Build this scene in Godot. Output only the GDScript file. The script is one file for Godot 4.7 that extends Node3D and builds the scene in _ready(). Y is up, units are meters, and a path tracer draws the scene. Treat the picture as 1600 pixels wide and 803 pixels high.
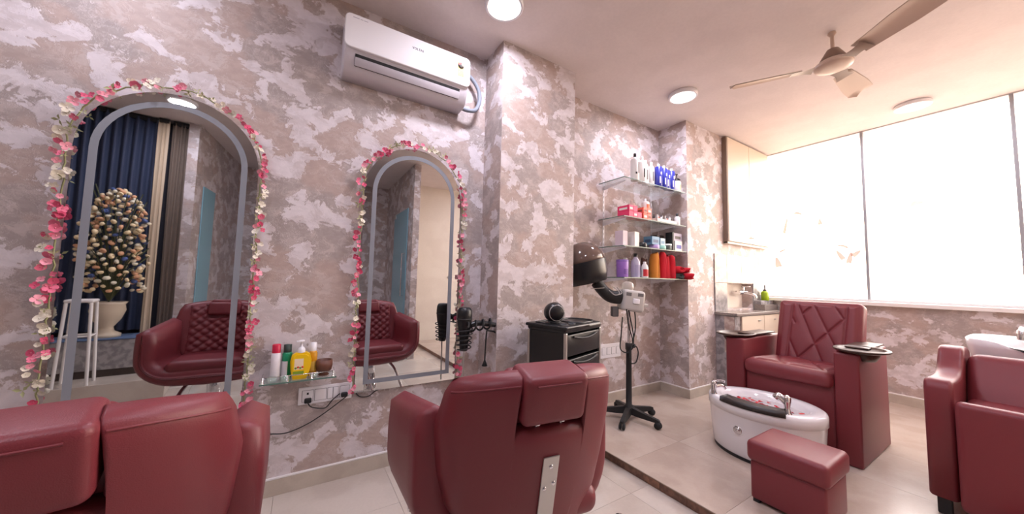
extends Node3D
# Beauty salon: mirror wall to the left, pedicure platform and bright window to the right.
# World frame: camera at x 0, z 0; the mirror wall lies at z -2.41; +x runs along it towards the window wall.

var used := {}
var mats := {}
var X := Transform3D()
var rng := RandomNumberGenerator.new()
const Y3 := Vector3.UP
const CEIL := 3.07
const PLAT := 0.05

# ------------------------------------------------------------------ materials
func mat(key: String, col: Color, rough := 0.6, metal := 0.0) -> StandardMaterial3D:
	if mats.has(key):
		return mats[key]
	var m := StandardMaterial3D.new()
	m.albedo_color = col
	m.roughness = rough
	m.metallic = metal
	m.cull_mode = BaseMaterial3D.CULL_DISABLED
	mats[key] = m
	return m

func rgb8(r: float, g: float, b: float) -> Color:
	return Color(r / 255.0, g / 255.0, b / 255.0)

func noise(seed_: int, freq: float, oct := 4, warp := 0.0, wfreq := 0.01) -> FastNoiseLite:
	var n := FastNoiseLite.new()
	n.seed = seed_
	n.noise_type = FastNoiseLite.TYPE_SIMPLEX_SMOOTH
	n.frequency = freq
	n.fractal_octaves = oct
	n.fractal_type = FastNoiseLite.FRACTAL_FBM
	if warp > 0.0:
		n.domain_warp_enabled = true
		n.domain_warp_type = FastNoiseLite.DOMAIN_WARP_SIMPLEX
		n.domain_warp_amplitude = warp
		n.domain_warp_frequency = wfreq
		n.domain_warp_fractal_type = FastNoiseLite.DOMAIN_WARP_FRACTAL_PROGRESSIVE
		n.domain_warp_fractal_octaves = 3
	return n

func sstep(a: float, b: float, x: float) -> float:
	var t := clampf((x - a) / (b - a), 0.0, 1.0)
	return t * t * (3.0 - 2.0 * t)

func grain_normal(seed_: int, freq: float, strength: float) -> ImageTexture:
	var im := noise(seed_, freq, 3).get_seamless_image(256, 256)
	im.convert(Image.FORMAT_RGBA8)
	im.bump_map_to_normal_map(strength)
	return ImageTexture.create_from_image(im)

func stretched(n: FastNoiseLite, S: int, k: float) -> PackedByteArray:
	# seamless noise drawn out sideways like brush strokes
	var im := n.get_seamless_image(int(S * k), S)
	im.resize(S, S, Image.INTERPOLATE_CUBIC)
	return im.get_data()

func make_wallpaper() -> StandardMaterial3D:
	var S := 1024
	var a := stretched(noise(11, 0.0075, 5, 80.0, 0.0085), S, 0.86)
	var b := stretched(noise(23, 0.016, 5, 60.0, 0.014), S, 0.8)
	var c := stretched(noise(37, 0.0045, 3, 40.0, 0.006), S, 0.75)
	var g := stretched(noise(51, 0.05, 4, 20.0, 0.04), S, 0.6)
	var out := PackedByteArray()
	out.resize(S * S * 3)
	var hgt := PackedByteArray()
	hgt.resize(S * S)
	var t1 := Vector3(180, 161, 153)
	var t2 := Vector3(167, 155, 151)
	var t3 := Vector3(198, 185, 181)
	var w1 := Vector3(218, 210, 213)
	var w2 := Vector3(204, 194, 195)
	for i in S * S:
		var av := a[i] / 255.0
		var bv := b[i] / 255.0
		var cv := c[i] / 255.0
		var gv := g[i] / 255.0
		var base := t1.lerp(t2, sstep(0.4, 0.62, cv))
		var swirl := 1.0 - sstep(0.0, 0.05, absf(bv - 0.52))
		base = base.lerp(t3, 0.5 * swirl + 0.65 * sstep(0.58, 0.72, bv))
		var th := av + (bv - 0.5) * 0.26 + (gv - 0.5) * 0.09
		var patch := sstep(0.545, 0.585, th)
		var rimline := sstep(0.5, 0.52, th) * (1.0 - sstep(0.525, 0.545, th))
		base = base.lerp(t2 * 0.95, 0.35 * rimline)
		var wh := w2.lerp(w1, sstep(0.40, 0.6, bv))
		var col := base.lerp(wh, patch * 0.95)
		var curl := (1.0 - sstep(0.0, 0.02, absf(th - 0.43))) * sstep(0.42, 0.55, cv)
		col = col.lerp(w2, 0.6 * curl)
		col += Vector3.ONE * ((gv - 0.5) * 16.0)
		out[i * 3] = int(clampf(col.x, 0, 255))
		out[i * 3 + 1] = int(clampf(col.y, 0, 255))
		out[i * 3 + 2] = int(clampf(col.z, 0, 255))
		hgt[i] = int(clampf(60.0 + 100.0 * patch + 40.0 * maxf(swirl, curl) + (gv - 0.5) * 60.0, 0, 255))
	var m := StandardMaterial3D.new()
	m.albedo_texture = ImageTexture.create_from_image(Image.create_from_data(S, S, false, Image.FORMAT_RGB8, out))
	var hi := Image.create_from_data(S, S, false, Image.FORMAT_L8, hgt)
	hi.convert(Image.FORMAT_RGBA8)
	hi.bump_map_to_normal_map(3.0)
	m.normal_enabled = true
	m.normal_texture = ImageTexture.create_from_image(hi)
	m.normal_scale = 0.35
	m.roughness = 0.55
	m.uv1_triplanar = true
	m.uv1_world_triplanar = true
	m.uv1_scale = Vector3.ONE * (1.0 / 2.0)
	m.cull_mode = BaseMaterial3D.CULL_DISABLED
	return m

func mottled(key: String, c1: Color, c2: Color, freq: float, rough: float, metres: float, world := true, warp := 0.0, grain := 5.0) -> StandardMaterial3D:
	if mats.has(key):
		return mats[key]
	var S := 512
	var a := noise(hash(key) % 1000, freq, 4, warp, freq).get_seamless_image(S, S).get_data()
	var g := noise(hash(key) % 1000 + 7, 0.12, 2).get_seamless_image(S, S).get_data()
	var out := PackedByteArray()
	out.resize(S * S * 3)
	for i in S * S:
		var t := sstep(0.3, 0.7, a[i] / 255.0)
		var c := c1.lerp(c2, t)
		var d := (g[i] / 255.0 - 0.5) * grain
		out[i * 3] = int(clampf(c.r * 255.0 + d, 0, 255))
		out[i * 3 + 1] = int(clampf(c.g * 255.0 + d, 0, 255))
		out[i * 3 + 2] = int(clampf(c.b * 255.0 + d, 0, 255))
	var m := StandardMaterial3D.new()
	m.albedo_texture = ImageTexture.create_from_image(Image.create_from_data(S, S, false, Image.FORMAT_RGB8, out))
	m.roughness = rough
	m.uv1_triplanar = true
	m.uv1_world_triplanar = world
	m.uv1_scale = Vector3.ONE / metres
	m.cull_mode = BaseMaterial3D.CULL_DISABLED
	mats[key] = m
	return m

func glass(key: String, col: Color, alpha: float) -> StandardMaterial3D:
	var m := mat(key, Color(col.r, col.g, col.b, alpha), 0.03)
	m.transparency = BaseMaterial3D.TRANSPARENCY_ALPHA
	return m

func glow(key: String, col: Color, e: float) -> StandardMaterial3D:
	var m := mat(key, col, 0.5)
	m.emission_enabled = true
	m.emission = col
	m.emission_energy_multiplier = e
	return m

# ------------------------------------------------------------------ nodes
func numbered(n: String) -> String:
	if not used.has(n):
		used[n] = 0
		return n
	used[n] += 1
	return "%s_%03d" % [n, used[n]]

func thing(called: String, label: String, category: String, at := Vector3.ZERO, turn := 0.0, group := "") -> Node3D:
	var o := Node3D.new()
	o.name = numbered(called)
	add_child(o)
	o.position = at
	o.rotation.y = turn
	o.set_meta("label", label)
	o.set_meta("category", category)
	if group != "":
		o.set_meta("group", group)
	return o

func copy(src: Node3D, called: String, label: String, at: Vector3, turn: float) -> Node3D:
	var o: Node3D = src.duplicate()
	o.name = numbered(called)
	add_child(o)
	o.position = at
	o.rotation.y = turn
	o.set_meta("label", label)
	return o

func structure(called: String) -> Node3D:
	var o := Node3D.new()
	o.name = called
	add_child(o)
	o.set_meta("kind", "structure")
	return o

func mi(called: String, mesh: Mesh, m: Material, parent: Node3D, at := Vector3.ZERO) -> MeshInstance3D:
	var o := MeshInstance3D.new()
	o.name = called
	o.mesh = mesh
	o.material_override = m
	o.position = at
	o.cast_shadow = GeometryInstance3D.SHADOW_CASTING_SETTING_ON
	parent.add_child(o, true)
	return o

# ------------------------------------------------------------------ geometry
func begin() -> SurfaceTool:
	var st := SurfaceTool.new()
	st.begin(Mesh.PRIMITIVE_TRIANGLES)
	X = Transform3D()
	return st

func fin(st: SurfaceTool) -> ArrayMesh:
	st.generate_normals()
	return st.commit()

func part(called: String, st: SurfaceTool, m: Material, parent: Node3D) -> MeshInstance3D:
	return mi(called, fin(st), m, parent)

func tri(st: SurfaceTool, a: Vector3, b: Vector3, c: Vector3) -> void:
	st.add_vertex(X * a)
	st.add_vertex(X * b)
	st.add_vertex(X * c)

func quad(st: SurfaceTool, a: Vector3, b: Vector3, c: Vector3, d: Vector3) -> void:
	tri(st, a, b, c)
	tri(st, a, c, d)

func bx(st: SurfaceTool, c: Vector3, s: Vector3, r := 0.0, n := 1) -> void:
	# box with rounded (n > 1) or chamfered (n = 1) edges
	var h := s * 0.5
	r = minf(r, minf(h.x, minf(h.y, h.z)) * 0.98)
	st.set_smooth_group(0 if n > 1 and r > 0.0 else -1)
	var axes := [[0, 1, 2], [1, 2, 0], [2, 0, 1]]
	for ax in axes:
		var lu := _ladder(h[ax[1]], r, n)
		var lv := _ladder(h[ax[2]], r, n)
		for sg in [-1.0, 1.0]:
			var pts := []
			for u in lu:
				var row := []
				for v in lv:
					var p := Vector3.ZERO
					p[ax[0]] = sg * h[ax[0]]
					p[ax[1]] = u
					p[ax[2]] = v
					if r > 0.0:
						var hi := h - Vector3.ONE * r
						var q := p.clamp(-hi, hi)
						var d := p - q
						if d.length() > 1e-9:
							p = q + d.normalized() * r
					row.append(p + c)
				pts.append(row)
			for i in lu.size() - 1:
				for j in lv.size() - 1:
					if sg > 0:
						quad(st, pts[i][j], pts[i][j + 1], pts[i + 1][j + 1], pts[i + 1][j])
					else:
						quad(st, pts[i][j], pts[i + 1][j], pts[i + 1][j + 1], pts[i][j + 1])

func _ladder(h: float, r: float, n: int) -> Array:
	if r <= 0.0:
		return [-h, h]
	var o := []
	for i in n + 1:
		o.append(-h + r * (1.0 - cos(PI * 0.5 * i / n)) if n > 1 else -h + r * i)
	for i in n + 1:
		var k := n - i
		o.append(h - r * (1.0 - cos(PI * 0.5 * k / n)) if n > 1 else h - r * k)
	return o

func grid(st: SurfaceTool, nu: int, nv: int, f: Callable, smooth := true) -> void:
	st.set_smooth_group(0 if smooth else -1)
	var P := []
	for i in nu + 1:
		var row := []
		for j in nv + 1:
			row.append(f.call(float(i) / nu, float(j) / nv))
		P.append(row)
	for i in nu:
		for j in nv:
			quad(st, P[i][j], P[i + 1][j], P[i + 1][j + 1], P[i][j + 1])

func tube(st: SurfaceTool, pts: Array, r: float, sides := 8, r_end := -1.0) -> void:
	st.set_smooth_group(0)
	var n := pts.size()
	var rings := []
	var up := Vector3(0.123, 0.97, 0.21).normalized()
	for i in n:
		var t: Vector3 = (pts[mini(i + 1, n - 1)] - pts[maxi(i - 1, 0)]).normalized()
		if i == 0 and absf(t.dot(up)) > 0.95:
			up = Vector3(0.97, 0.1, 0.2).normalized()
		var a := (up - t * up.dot(t)).normalized()
		var b := t.cross(a)
		up = a
		var rr := r if r_end < 0 else lerpf(r, r_end, float(i) / (n - 1))
		var ring := []
		for k in sides:
			var an := TAU * k / sides
			ring.append(pts[i] + (a * cos(an) + b * sin(an)) * rr)
		rings.append(ring)
	for i in n - 1:
		for k in sides:
			var k2 := (k + 1) % sides
			quad(st, rings[i][k], rings[i][k2], rings[i + 1][k2], rings[i + 1][k])
	st.set_smooth_group(-1)
	for k in range(1, sides - 1):
		tri(st, rings[0][0], rings[0][k + 1], rings[0][k])
		tri(st, rings[n - 1][0], rings[n - 1][k], rings[n - 1][k + 1])

func lathe(st: SurfaceTool, prof: Array, c := Vector3.ZERO, seg := 20, sx := 1.0, sz := 1.0, smooth := true) -> void:
	st.set_smooth_group(0 if smooth else -1)
	for i in prof.size() - 1:
		for k in seg:
			var a := TAU * k / seg
			var b := TAU * (k + 1) / seg
			var p: Vector2 = prof[i]
			var q: Vector2 = prof[i + 1]
			var A := c + Vector3(cos(a) * p.x * sx, p.y, sin(a) * p.x * sz)
			var B := c + Vector3(cos(b) * p.x * sx, p.y, sin(b) * p.x * sz)
			var D := c + Vector3(cos(a) * q.x * sx, q.y, sin(a) * q.x * sz)
			var E := c + Vector3(cos(b) * q.x * sx, q.y, sin(b) * q.x * sz)
			if p.x < 1e-6:
				tri(st, A, D, E)
			elif q.x < 1e-6:
				tri(st, A, D, B)
			else:
				quad(st, A, D, E, B)

func cyl(st: SurfaceTool, a: Vector3, b: Vector3, r: float, seg := 16) -> void:
	tube(st, [a, b], r, seg)

func prism(st: SurfaceTool, poly: PackedVector2Array, z0: float, z1: float) -> void:
	# polygon in x/y pushed from z0 to z1
	st.set_smooth_group(-1)
	var idx := Geometry2D.triangulate_polygon(poly)
	for z in [z0, z1]:
		for i in range(0, idx.size(), 3):
			var a := poly[idx[i]]
			var b := poly[idx[i + 1]]
			var c := poly[idx[i + 2]]
			tri(st, Vector3(a.x, a.y, z), Vector3(b.x, b.y, z), Vector3(c.x, c.y, z))
	var n := poly.size()
	for i in n:
		var a := poly[i]
		var b := poly[(i + 1) % n]
		quad(st, Vector3(a.x, a.y, z0), Vector3(b.x, b.y, z0), Vector3(b.x, b.y, z1), Vector3(a.x, a.y, z1))

func soft_prism(st: SurfaceTool, poly: PackedVector2Array, z0: float, z1: float, r: float) -> void:
	# like prism, with the two flanks rounded over by r
	var n := poly.size()
	var area := 0.0
	for i in n:
		area += poly[i].cross(poly[(i + 1) % n])
	var sg := 1.0 if area > 0.0 else -1.0
	var nor := []
	for i in n:
		var e1 := (poly[i] - poly[(i + n - 1) % n]).normalized()
		var e2 := (poly[(i + 1) % n] - poly[i]).normalized()
		var m := Vector2(-e1.y - e2.y, e1.x + e2.x).normalized() * sg
		nor.append(m)
	var list := []
	for k in 5:
		var a := PI / 2 * k / 4
		list.append([z0 + r * (1.0 - cos(a)), r * (1.0 - sin(a))])
	for k in 5:
		var a := PI / 2 * (4 - k) / 4
		list.append([z1 - r * (1.0 - cos(a)), r * (1.0 - sin(a))])
	st.set_smooth_group(0)
	for k in list.size() - 1:
		for i in n:
			var j := (i + 1) % n
			var p0: Vector2 = poly[i] + nor[i] * list[k][1]
			var p1: Vector2 = poly[j] + nor[j] * list[k][1]
			var q0: Vector2 = poly[i] + nor[i] * list[k + 1][1]
			var q1: Vector2 = poly[j] + nor[j] * list[k + 1][1]
			quad(st, Vector3(p0.x, p0.y, list[k][0]), Vector3(p1.x, p1.y, list[k][0]), Vector3(q1.x, q1.y, list[k + 1][0]), Vector3(q0.x, q0.y, list[k + 1][0]))
	var idx := Geometry2D.triangulate_polygon(poly)
	st.set_smooth_group(1)
	for k in [0, list.size() - 1]:
		for i in range(0, idx.size(), 3):
			var t := []
			for m in 3:
				var p: Vector2 = poly[idx[i + m]] + nor[idx[i + m]] * list[k][1]
				t.append(Vector3(p.x, p.y, list[k][0]))
			tri(st, t[0], t[1], t[2])

func curve(pts: Array, n := 6) -> Array:
	# Catmull-Rom through the points
	var o := []
	for i in pts.size() - 1:
		var p0: Vector3 = pts[maxi(i - 1, 0)]
		var p1: Vector3 = pts[i]
		var p2: Vector3 = pts[i + 1]
		var p3: Vector3 = pts[mini(i + 2, pts.size() - 1)]
		for k in n:
			o.append(p1.cubic_interpolate(p2, p0, p3, float(k) / n))
	o.append(pts[-1])
	return o

func interp(xs: Array, ys: Array, x: float) -> float:
	if x <= xs[0]:
		return ys[0]
	for i in xs.size() - 1:
		if x <= xs[i + 1]:
			var t: float = (x - xs[i]) / (xs[i + 1] - xs[i])
			t = t * t * (3 - 2 * t) * 0.5 + t * 0.5
			return lerpf(ys[i], ys[i + 1], t)
	return ys[-1]

func box_part(called: String, m: Material, parent: Node3D, a: Vector3, b: Vector3, r := 0.0, n := 1) -> MeshInstance3D:
	var st := begin()
	var c := (a + b) * 0.5
	bx(st, Vector3.ZERO, (b - a).abs(), r, n)
	return mi(called, fin(st), m, parent, c)

func text_part(s: String, size: float, depth: float, m: Material, parent: Node3D, xf: Transform3D, called := "lettering") -> MeshInstance3D:
	var t := TextMesh.new()
	t.text = s
	var f := SystemFont.new()
	f.font_names = PackedStringArray(["Droid Sans"])
	f.font_weight = 700
	t.font = f
	t.font_size = 32
	t.pixel_size = size / 32.0
	t.depth = depth
	var o := mi(called, t, m, parent)
	o.transform = xf
	return o

# ------------------------------------------------------------------ scene
func _ready() -> void:
	rng.seed = 4711
	_camera_and_light()
	_materials()
	_room()
	_back_of_room()
	_lamps()
	_mirrors()
	_barber_chairs()
	_air_conditioner()
	_wall_shelf()
	_sockets()
	_dryer_holder()
	_trolley()
	_hood_dryer()
	_corner_shelves()
	_kitchenette()
	_pedicure()
	_shampoo_chair()
	_fan()

func _camera_and_light() -> void:
	var yaw := deg_to_rad(31.996)
	var pitch := deg_to_rad(3.929)
	var roll := deg_to_rad(1.293)
	var F := Vector3(sin(yaw) * cos(pitch), sin(pitch), -cos(yaw) * cos(pitch))
	var R := Vector3(cos(yaw), 0, sin(yaw))
	var U := R.cross(F)
	var r := R * cos(roll) + U * sin(roll)
	var u := -R * sin(roll) + U * cos(roll)
	var cam := Camera3D.new()
	cam.name = "camera"
	add_child(cam)
	cam.transform = Transform3D(Basis(r, u, -F), Vector3(0, 1.25, 0))
	cam.fov = rad_to_deg(2.0 * atan(401.5 / 527.36))
	cam.near = 0.02
	cam.current = true
	var env := Environment.new()
	env.background_mode = Environment.BG_SKY
	var sky := Sky.new()
	var sm := ProceduralSkyMaterial.new()
	sm.sky_top_color = Color(0.96, 0.93, 0.92)
	sm.sky_horizon_color = Color(1.0, 0.88, 0.76)
	sm.ground_horizon_color = Color(0.95, 0.86, 0.78)
	sm.ground_bottom_color = Color(0.66, 0.58, 0.52)
	sm.sky_energy_multiplier = 1.0
	sky.sky_material = sm
	env.sky = sky
	env.background_energy_multiplier = 11.5
	env.tonemap_mode = Environment.TONE_MAPPER_LINEAR
	env.tonemap_exposure = 1.09
	env.sdfgi_enabled = true
	env.ssao_enabled = true
	env.ssil_enabled = true
	var we := WorldEnvironment.new()
	we.name = "environment"
	we.environment = env
	add_child(we)

func _materials() -> void:
	mats["paper"] = make_wallpaper()
	mottled("tile_a", rgb8(200, 189, 178), rgb8(191, 179, 168), 0.006, 0.26, 1.3, true, 40.0, 4.0)
	mottled("tile_b", rgb8(196, 184, 173), rgb8(203, 193, 183), 0.007, 0.28, 1.5, true, 40.0, 4.0)
	mottled("tile_c", rgb8(190, 174, 161), rgb8(181, 164, 151), 0.006, 0.24, 1.3, true, 40.0, 4.0)
	mottled("tile_d", rgb8(186, 169, 156), rgb8(193, 178, 166), 0.007, 0.26, 1.5, true, 40.0, 4.0)
	mottled("skirt", rgb8(196, 186, 172), rgb8(186, 175, 162), 0.006, 0.3, 0.9, true, 30.0, 4.0)
	mottled("riser", rgb8(128, 92, 74), rgb8(104, 74, 60), 0.02, 0.5, 0.5, true, 10.0, 10.0)
	mottled("riser_b", rgb8(146, 106, 84), rgb8(120, 86, 68), 0.02, 0.5, 0.5, true, 10.0, 10.0)
	mottled("marble", rgb8(190, 174, 164), rgb8(160, 140, 132), 0.012, 0.25, 0.6, true, 50.0, 10.0)
	mottled("marble_grey", rgb8(160, 156, 156), rgb8(130, 126, 128), 0.012, 0.25, 0.5, true, 50.0, 10.0)
	mottled("granite", rgb8(150, 140, 132), rgb8(112, 104, 100), 0.05, 0.2, 0.3, true, 10.0, 30.0)
	var ce := mottled("ceiling", rgb8(222, 211, 208), rgb8(218, 207, 204), 0.01, 0.9, 2.0)
	ce.roughness = 0.9
	mottled("cream_wall", rgb8(228, 218, 205), rgb8(222, 211, 198), 0.006, 0.55, 2.0)
	var le := mat("leather", rgb8(121, 46, 53), 0.42)
	le.normal_enabled = true
	le.normal_texture = grain_normal(5, 0.09, 5.0)
	le.normal_scale = 0.22
	le.uv1_triplanar = true
	le.uv1_scale = Vector3.ONE * 15.0
	mat("chrome", rgb8(225, 225, 228), 0.12, 1.0)
	mat("steel", rgb8(196, 194, 190), 0.35, 1.0)
	mat("black_plastic", rgb8(22, 22, 24), 0.34)
	mat("black_matt", rgb8(26, 25, 26), 0.55)
	mat("rubber", rgb8(30, 30, 31), 0.7)
	mat("white_plastic", rgb8(232, 230, 234), 0.3)
	mat("white_gloss", rgb8(236, 234, 236), 0.12)
	mat("grey_plastic", rgb8(176, 172, 168), 0.4)
	mat("mirror_glass", Color(0.86, 0.87, 0.87), 0.015, 1.0)
	mat("frost_band", rgb8(134, 138, 146), 0.55)
	mat("cream_laminate", rgb8(212, 197, 178), 0.35)
	mat("bronze", rgb8(70, 50, 42), 0.38, 0.15)
	mat("white_paint", rgb8(236, 232, 230), 0.5)
	glass("shelf_glass", rgb8(190, 214, 205), 0.22)
	mat("glass_edge", rgb8(92, 118, 108), 0.15)
	glass("pane", Color(1, 1, 1), 0.06)

# ---------------------------------------------------------------- room shell
func _tiles(parent: Node3D, x0: float, x1: float, z0: float, z1: float, top: float, ox: float, oz: float, ma: Material, mb: Material) -> void:
	var T := 0.6
	var J := 0.0012
	var cache := {}
	var x := ox
	while x > x0:
		x -= T
	var ix := 0
	while x < x1 - 0.01:
		var a := maxf(x, x0)
		var b := minf(x + T, x1)
		var z := oz
		while z > z0:
			z -= T
		var iz := 0
		while z < z1 - 0.01:
			var c := maxf(z, z0)
			var d := minf(z + T, z1)
			if b - a > 0.01 and d - c > 0.01:
				var key := "%.3f_%.3f" % [b - a, d - c]
				if not cache.has(key):
					var st := begin()
					bx(st, Vector3.ZERO, Vector3(b - a - J, 0.02, d - c - J), 0.0008, 1)
					cache[key] = fin(st)
				mi("tile", cache[key], ma if (ix * 7 + iz * 3) % 5 < 3 else mb, parent, Vector3((a + b) / 2, top - 0.01, (c + d) / 2))
			z += T
			iz += 1
		x += T
		ix += 1

func _skirting(called: String, a: Vector3, b: Vector3, nrm: Vector3, h := 0.1) -> void:
	# cream tile skirting with a bright rounded cap, run from a to b in front of a wall face
	var o := structure(called)
	var d := (b - a)
	var t := 0.014
	var c := (a + b) * 0.5 + nrm * t * 0.5
	var st := begin()
	var sz := Vector3(absf(d.x) + absf(nrm.x) * t, h - 0.012, absf(d.z) + absf(nrm.z) * t)
	bx(st, Vector3(c.x, a.y + (h - 0.012) / 2, c.z), sz, 0.001, 1)
	part("skirting_tile", st, mats["skirt"], o)
	st = begin()
	bx(st, Vector3(c.x, a.y + h - 0.006, c.z), Vector3(sz.x, 0.012, sz.z), 0.004, 1)
	part("white_cap", st, mats["white_paint"], o)

func _room() -> void:
	var wp: Material = mats["paper"]
	# floors
	var fl := structure("floor")
	box_part("screed", mats["skirt"], fl, Vector3(-3.2, -0.2, -2.6), Vector3(1.93, -0.0215, 2.6))
	_tiles(fl, -3.1, 1.915, -2.41, 2.45, 0.0, -0.06, -2.41 + 0.42, mats["tile_a"], mats["tile_b"])
	var pf := structure("floor_platform")
	box_part("screed", mats["skirt"], pf, Vector3(1.93, -0.2, -2.6), Vector3(5.6, PLAT - 0.0205, 2.6))
	_tiles(pf, 1.92, 5.4, -2.42, 1.75, PLAT, 1.92, -2.42 + 0.25, mats["tile_c"], mats["tile_d"])
	var tr := structure("trim_1")
	var z := -2.41
	var k := 0
	while z < 1.74:
		var L: float = [0.15, 0.19, 0.12, 0.17][k % 4]
		L = minf(L, 1.75 - z)
		box_part("riser_tile", mats["riser"] if k % 3 else mats["riser_b"], tr, Vector3(1.9155, 0.0005, z + 0.001), Vector3(1.929, PLAT - 0.006 - 0.001 * (k % 2), z + L - 0.001), 0.001)
		z += L
		k += 1
	box_part("metal_nosing", mat("nosing", rgb8(120, 100, 84), 0.5), tr, Vector3(1.9125, PLAT - 0.0055, -2.41), Vector3(1.9195, PLAT + 0.0005, 1.75), 0.001)
	# mirror wall
	var w := structure("wall_mirrors")
	box_part("wall", wp, w, Vector3(-3.2, -0.1, -2.62), Vector3(1.24, CEIL, -2.41))
	# first pillar
	w = structure("wall_pillar")
	box_part("pillar", wp, w, Vector3(1.215, -0.1, -2.62), Vector3(1.94, CEIL, -2.13))
	# recess
	w = structure("wall_recess")
	box_part("wall", wp, w, Vector3(1.94, -0.1, -2.62), Vector3(3.6, CEIL, -2.42))
	# second pillar and the sink wall with its niche
	w = structure("wall_sink")
	box_part("pillar", wp, w, Vector3(3.54, -0.1, -2.62), Vector3(4.35, CEIL, -2.08))
	box_part("wall_below_niche", wp, w, Vector3(4.35, -0.1, -2.62), Vector3(5.0, 0.96, -2.08))
	box_part("wall_above_niche", wp, w, Vector3(4.35, 1.27, -2.62), Vector3(5.0, CEIL, -2.08))
	box_part("wall_beside_niche", wp, w, Vector3(5.0, -0.1, -2.62), Vector3(5.4, CEIL, -2.08))
	box_part("niche_back", mats["cream_wall"], w, Vector3(4.35, 0.96, -2.62), Vector3(5.0, 1.27, -2.2))
	# window wall
	w = structure("wall_window")
	box_part("wall_below_window", wp, w, Vector3(5.4, -0.1, -2.62), Vector3(5.62, 1.06, 1.95))
	box_part("jamb", mats["cream_wall"], w, Vector3(5.4, 1.06, -2.62), Vector3(5.62, CEIL, -2.08))
	box_part("jamb", mats["cream_wall"], w, Vector3(5.4, 1.06, 1.7), Vector3(5.62, CEIL, 1.95))
	# window
	var win := structure("window_1")
	var al: Material = mat("aluminium", rgb8(206, 206, 208), 0.4)
	box_part("sill", mats["white_paint"], win, Vector3(5.33, 1.06, -2.08), Vector3(5.62, 1.1, 1.75), 0.004)
	box_part("frame_bottom", al, win, Vector3(5.44, 1.1, -2.08), Vector3(5.48, 1.125, 1.7))
	box_part("frame_top", al, win, Vector3(5.44, 3.058, -2.08), Vector3(5.48, CEIL, 1.7))
	var zz := -2.08
	var step := 0.98
	var i := 0
	while zz < 1.69:
		var z2 := minf(zz + step, 1.7)
		box_part("glass_pane", mats["pane"], win, Vector3(5.455, 1.125, zz + 0.01), Vector3(5.461, 3.058, z2 - 0.01))
		if z2 < 1.69:
			box_part("mullion", mat("mullion", rgb8(150, 152, 158), 0.5), win, Vector3(5.43, 1.125, z2 - 0.012), Vector3(5.49, 3.058, z2 + 0.012), 0.002)
		zz += step
		i += 1
	# the faint pink leaf and flower print stuck to the panes
	var dm := glass("decal", rgb8(252, 226, 214), 0.9)
	dm.roughness = 0.6
	for dd in [[-1.95, 1.55, 0.075, 0.14, 0.2], [-1.9, 1.72, 0.09, 0.025, 0.5], [-1.86, 2.02, 0.035, 0.22, -0.2], [-1.72, 2.2, 0.1, 0.03, -0.3], [-1.32, 1.62, 0.05, 0.13, 0.5], [-1.25, 1.58, 0.05, 0.14, -0.2], [-1.2, 1.64, 0.05, 0.1, -0.8], [-1.3, 1.74, 0.11, 0.03, -0.4], [-1.5, 2.05, 0.04, 0.08, 0.1], [-0.72, 2.15, 0.1, 0.05, 0.3]]:
		var st := begin()
		var poly := PackedVector2Array()
		for q in 12:
			var an := TAU * q / 12
			var p := Vector2(cos(an) * dd[2] * 0.5, sin(an) * dd[3] * 0.5 - 0.2 * dd[3] * cos(an * 2.0)).rotated(dd[4])
			poly.append(p)
		X = Transform3D(Basis(Vector3(0, 0, 1), Vector3(0, 1, 0), Vector3(-1, 0, 0)), Vector3(5.4535, dd[1], dd[0]))
		prism(st, poly, 0.0, 0.0008)
		part("printed_leaf", st, dm, win)
	# ceiling
	var c := structure("ceiling")
	box_part("slab", mats["ceiling"], c, Vector3(-3.3, CEIL, -2.7), Vector3(5.7, CEIL + 0.2, 2.7))
	# skirtings
	_skirting("baseboard_mirrors", Vector3(-3.1, 0, -2.41), Vector3(1.2, 0, -2.41), Vector3(0, 0, 1))
	_skirting("baseboard_pillar_side", Vector3(1.215, 0, -2.395), Vector3(1.215, 0, -2.131), Vector3(-1, 0, 0))
	_skirting("baseboard_pillar", Vector3(1.201, 0, -2.13), Vector3(1.91, 0, -2.13), Vector3(0, 0, 1))
	_skirting("baseboard_recess", Vector3(1.96, PLAT, -2.42), Vector3(3.526, PLAT, -2.42), Vector3(0, 0, 1))
	_skirting("baseboard_recess_side", Vector3(3.54, PLAT, -2.42), Vector3(3.54, PLAT, -2.08), Vector3(-1, 0, 0))
	_skirting("baseboard_sink", Vector3(3.526, PLAT, -2.08), Vector3(4.06, PLAT, -2.08), Vector3(0, 0, 1))
	_skirting("baseboard_window", Vector3(5.4, PLAT, -1.8), Vector3(5.4, PLAT, 1.74), Vector3(-1, 0, 0))

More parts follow.
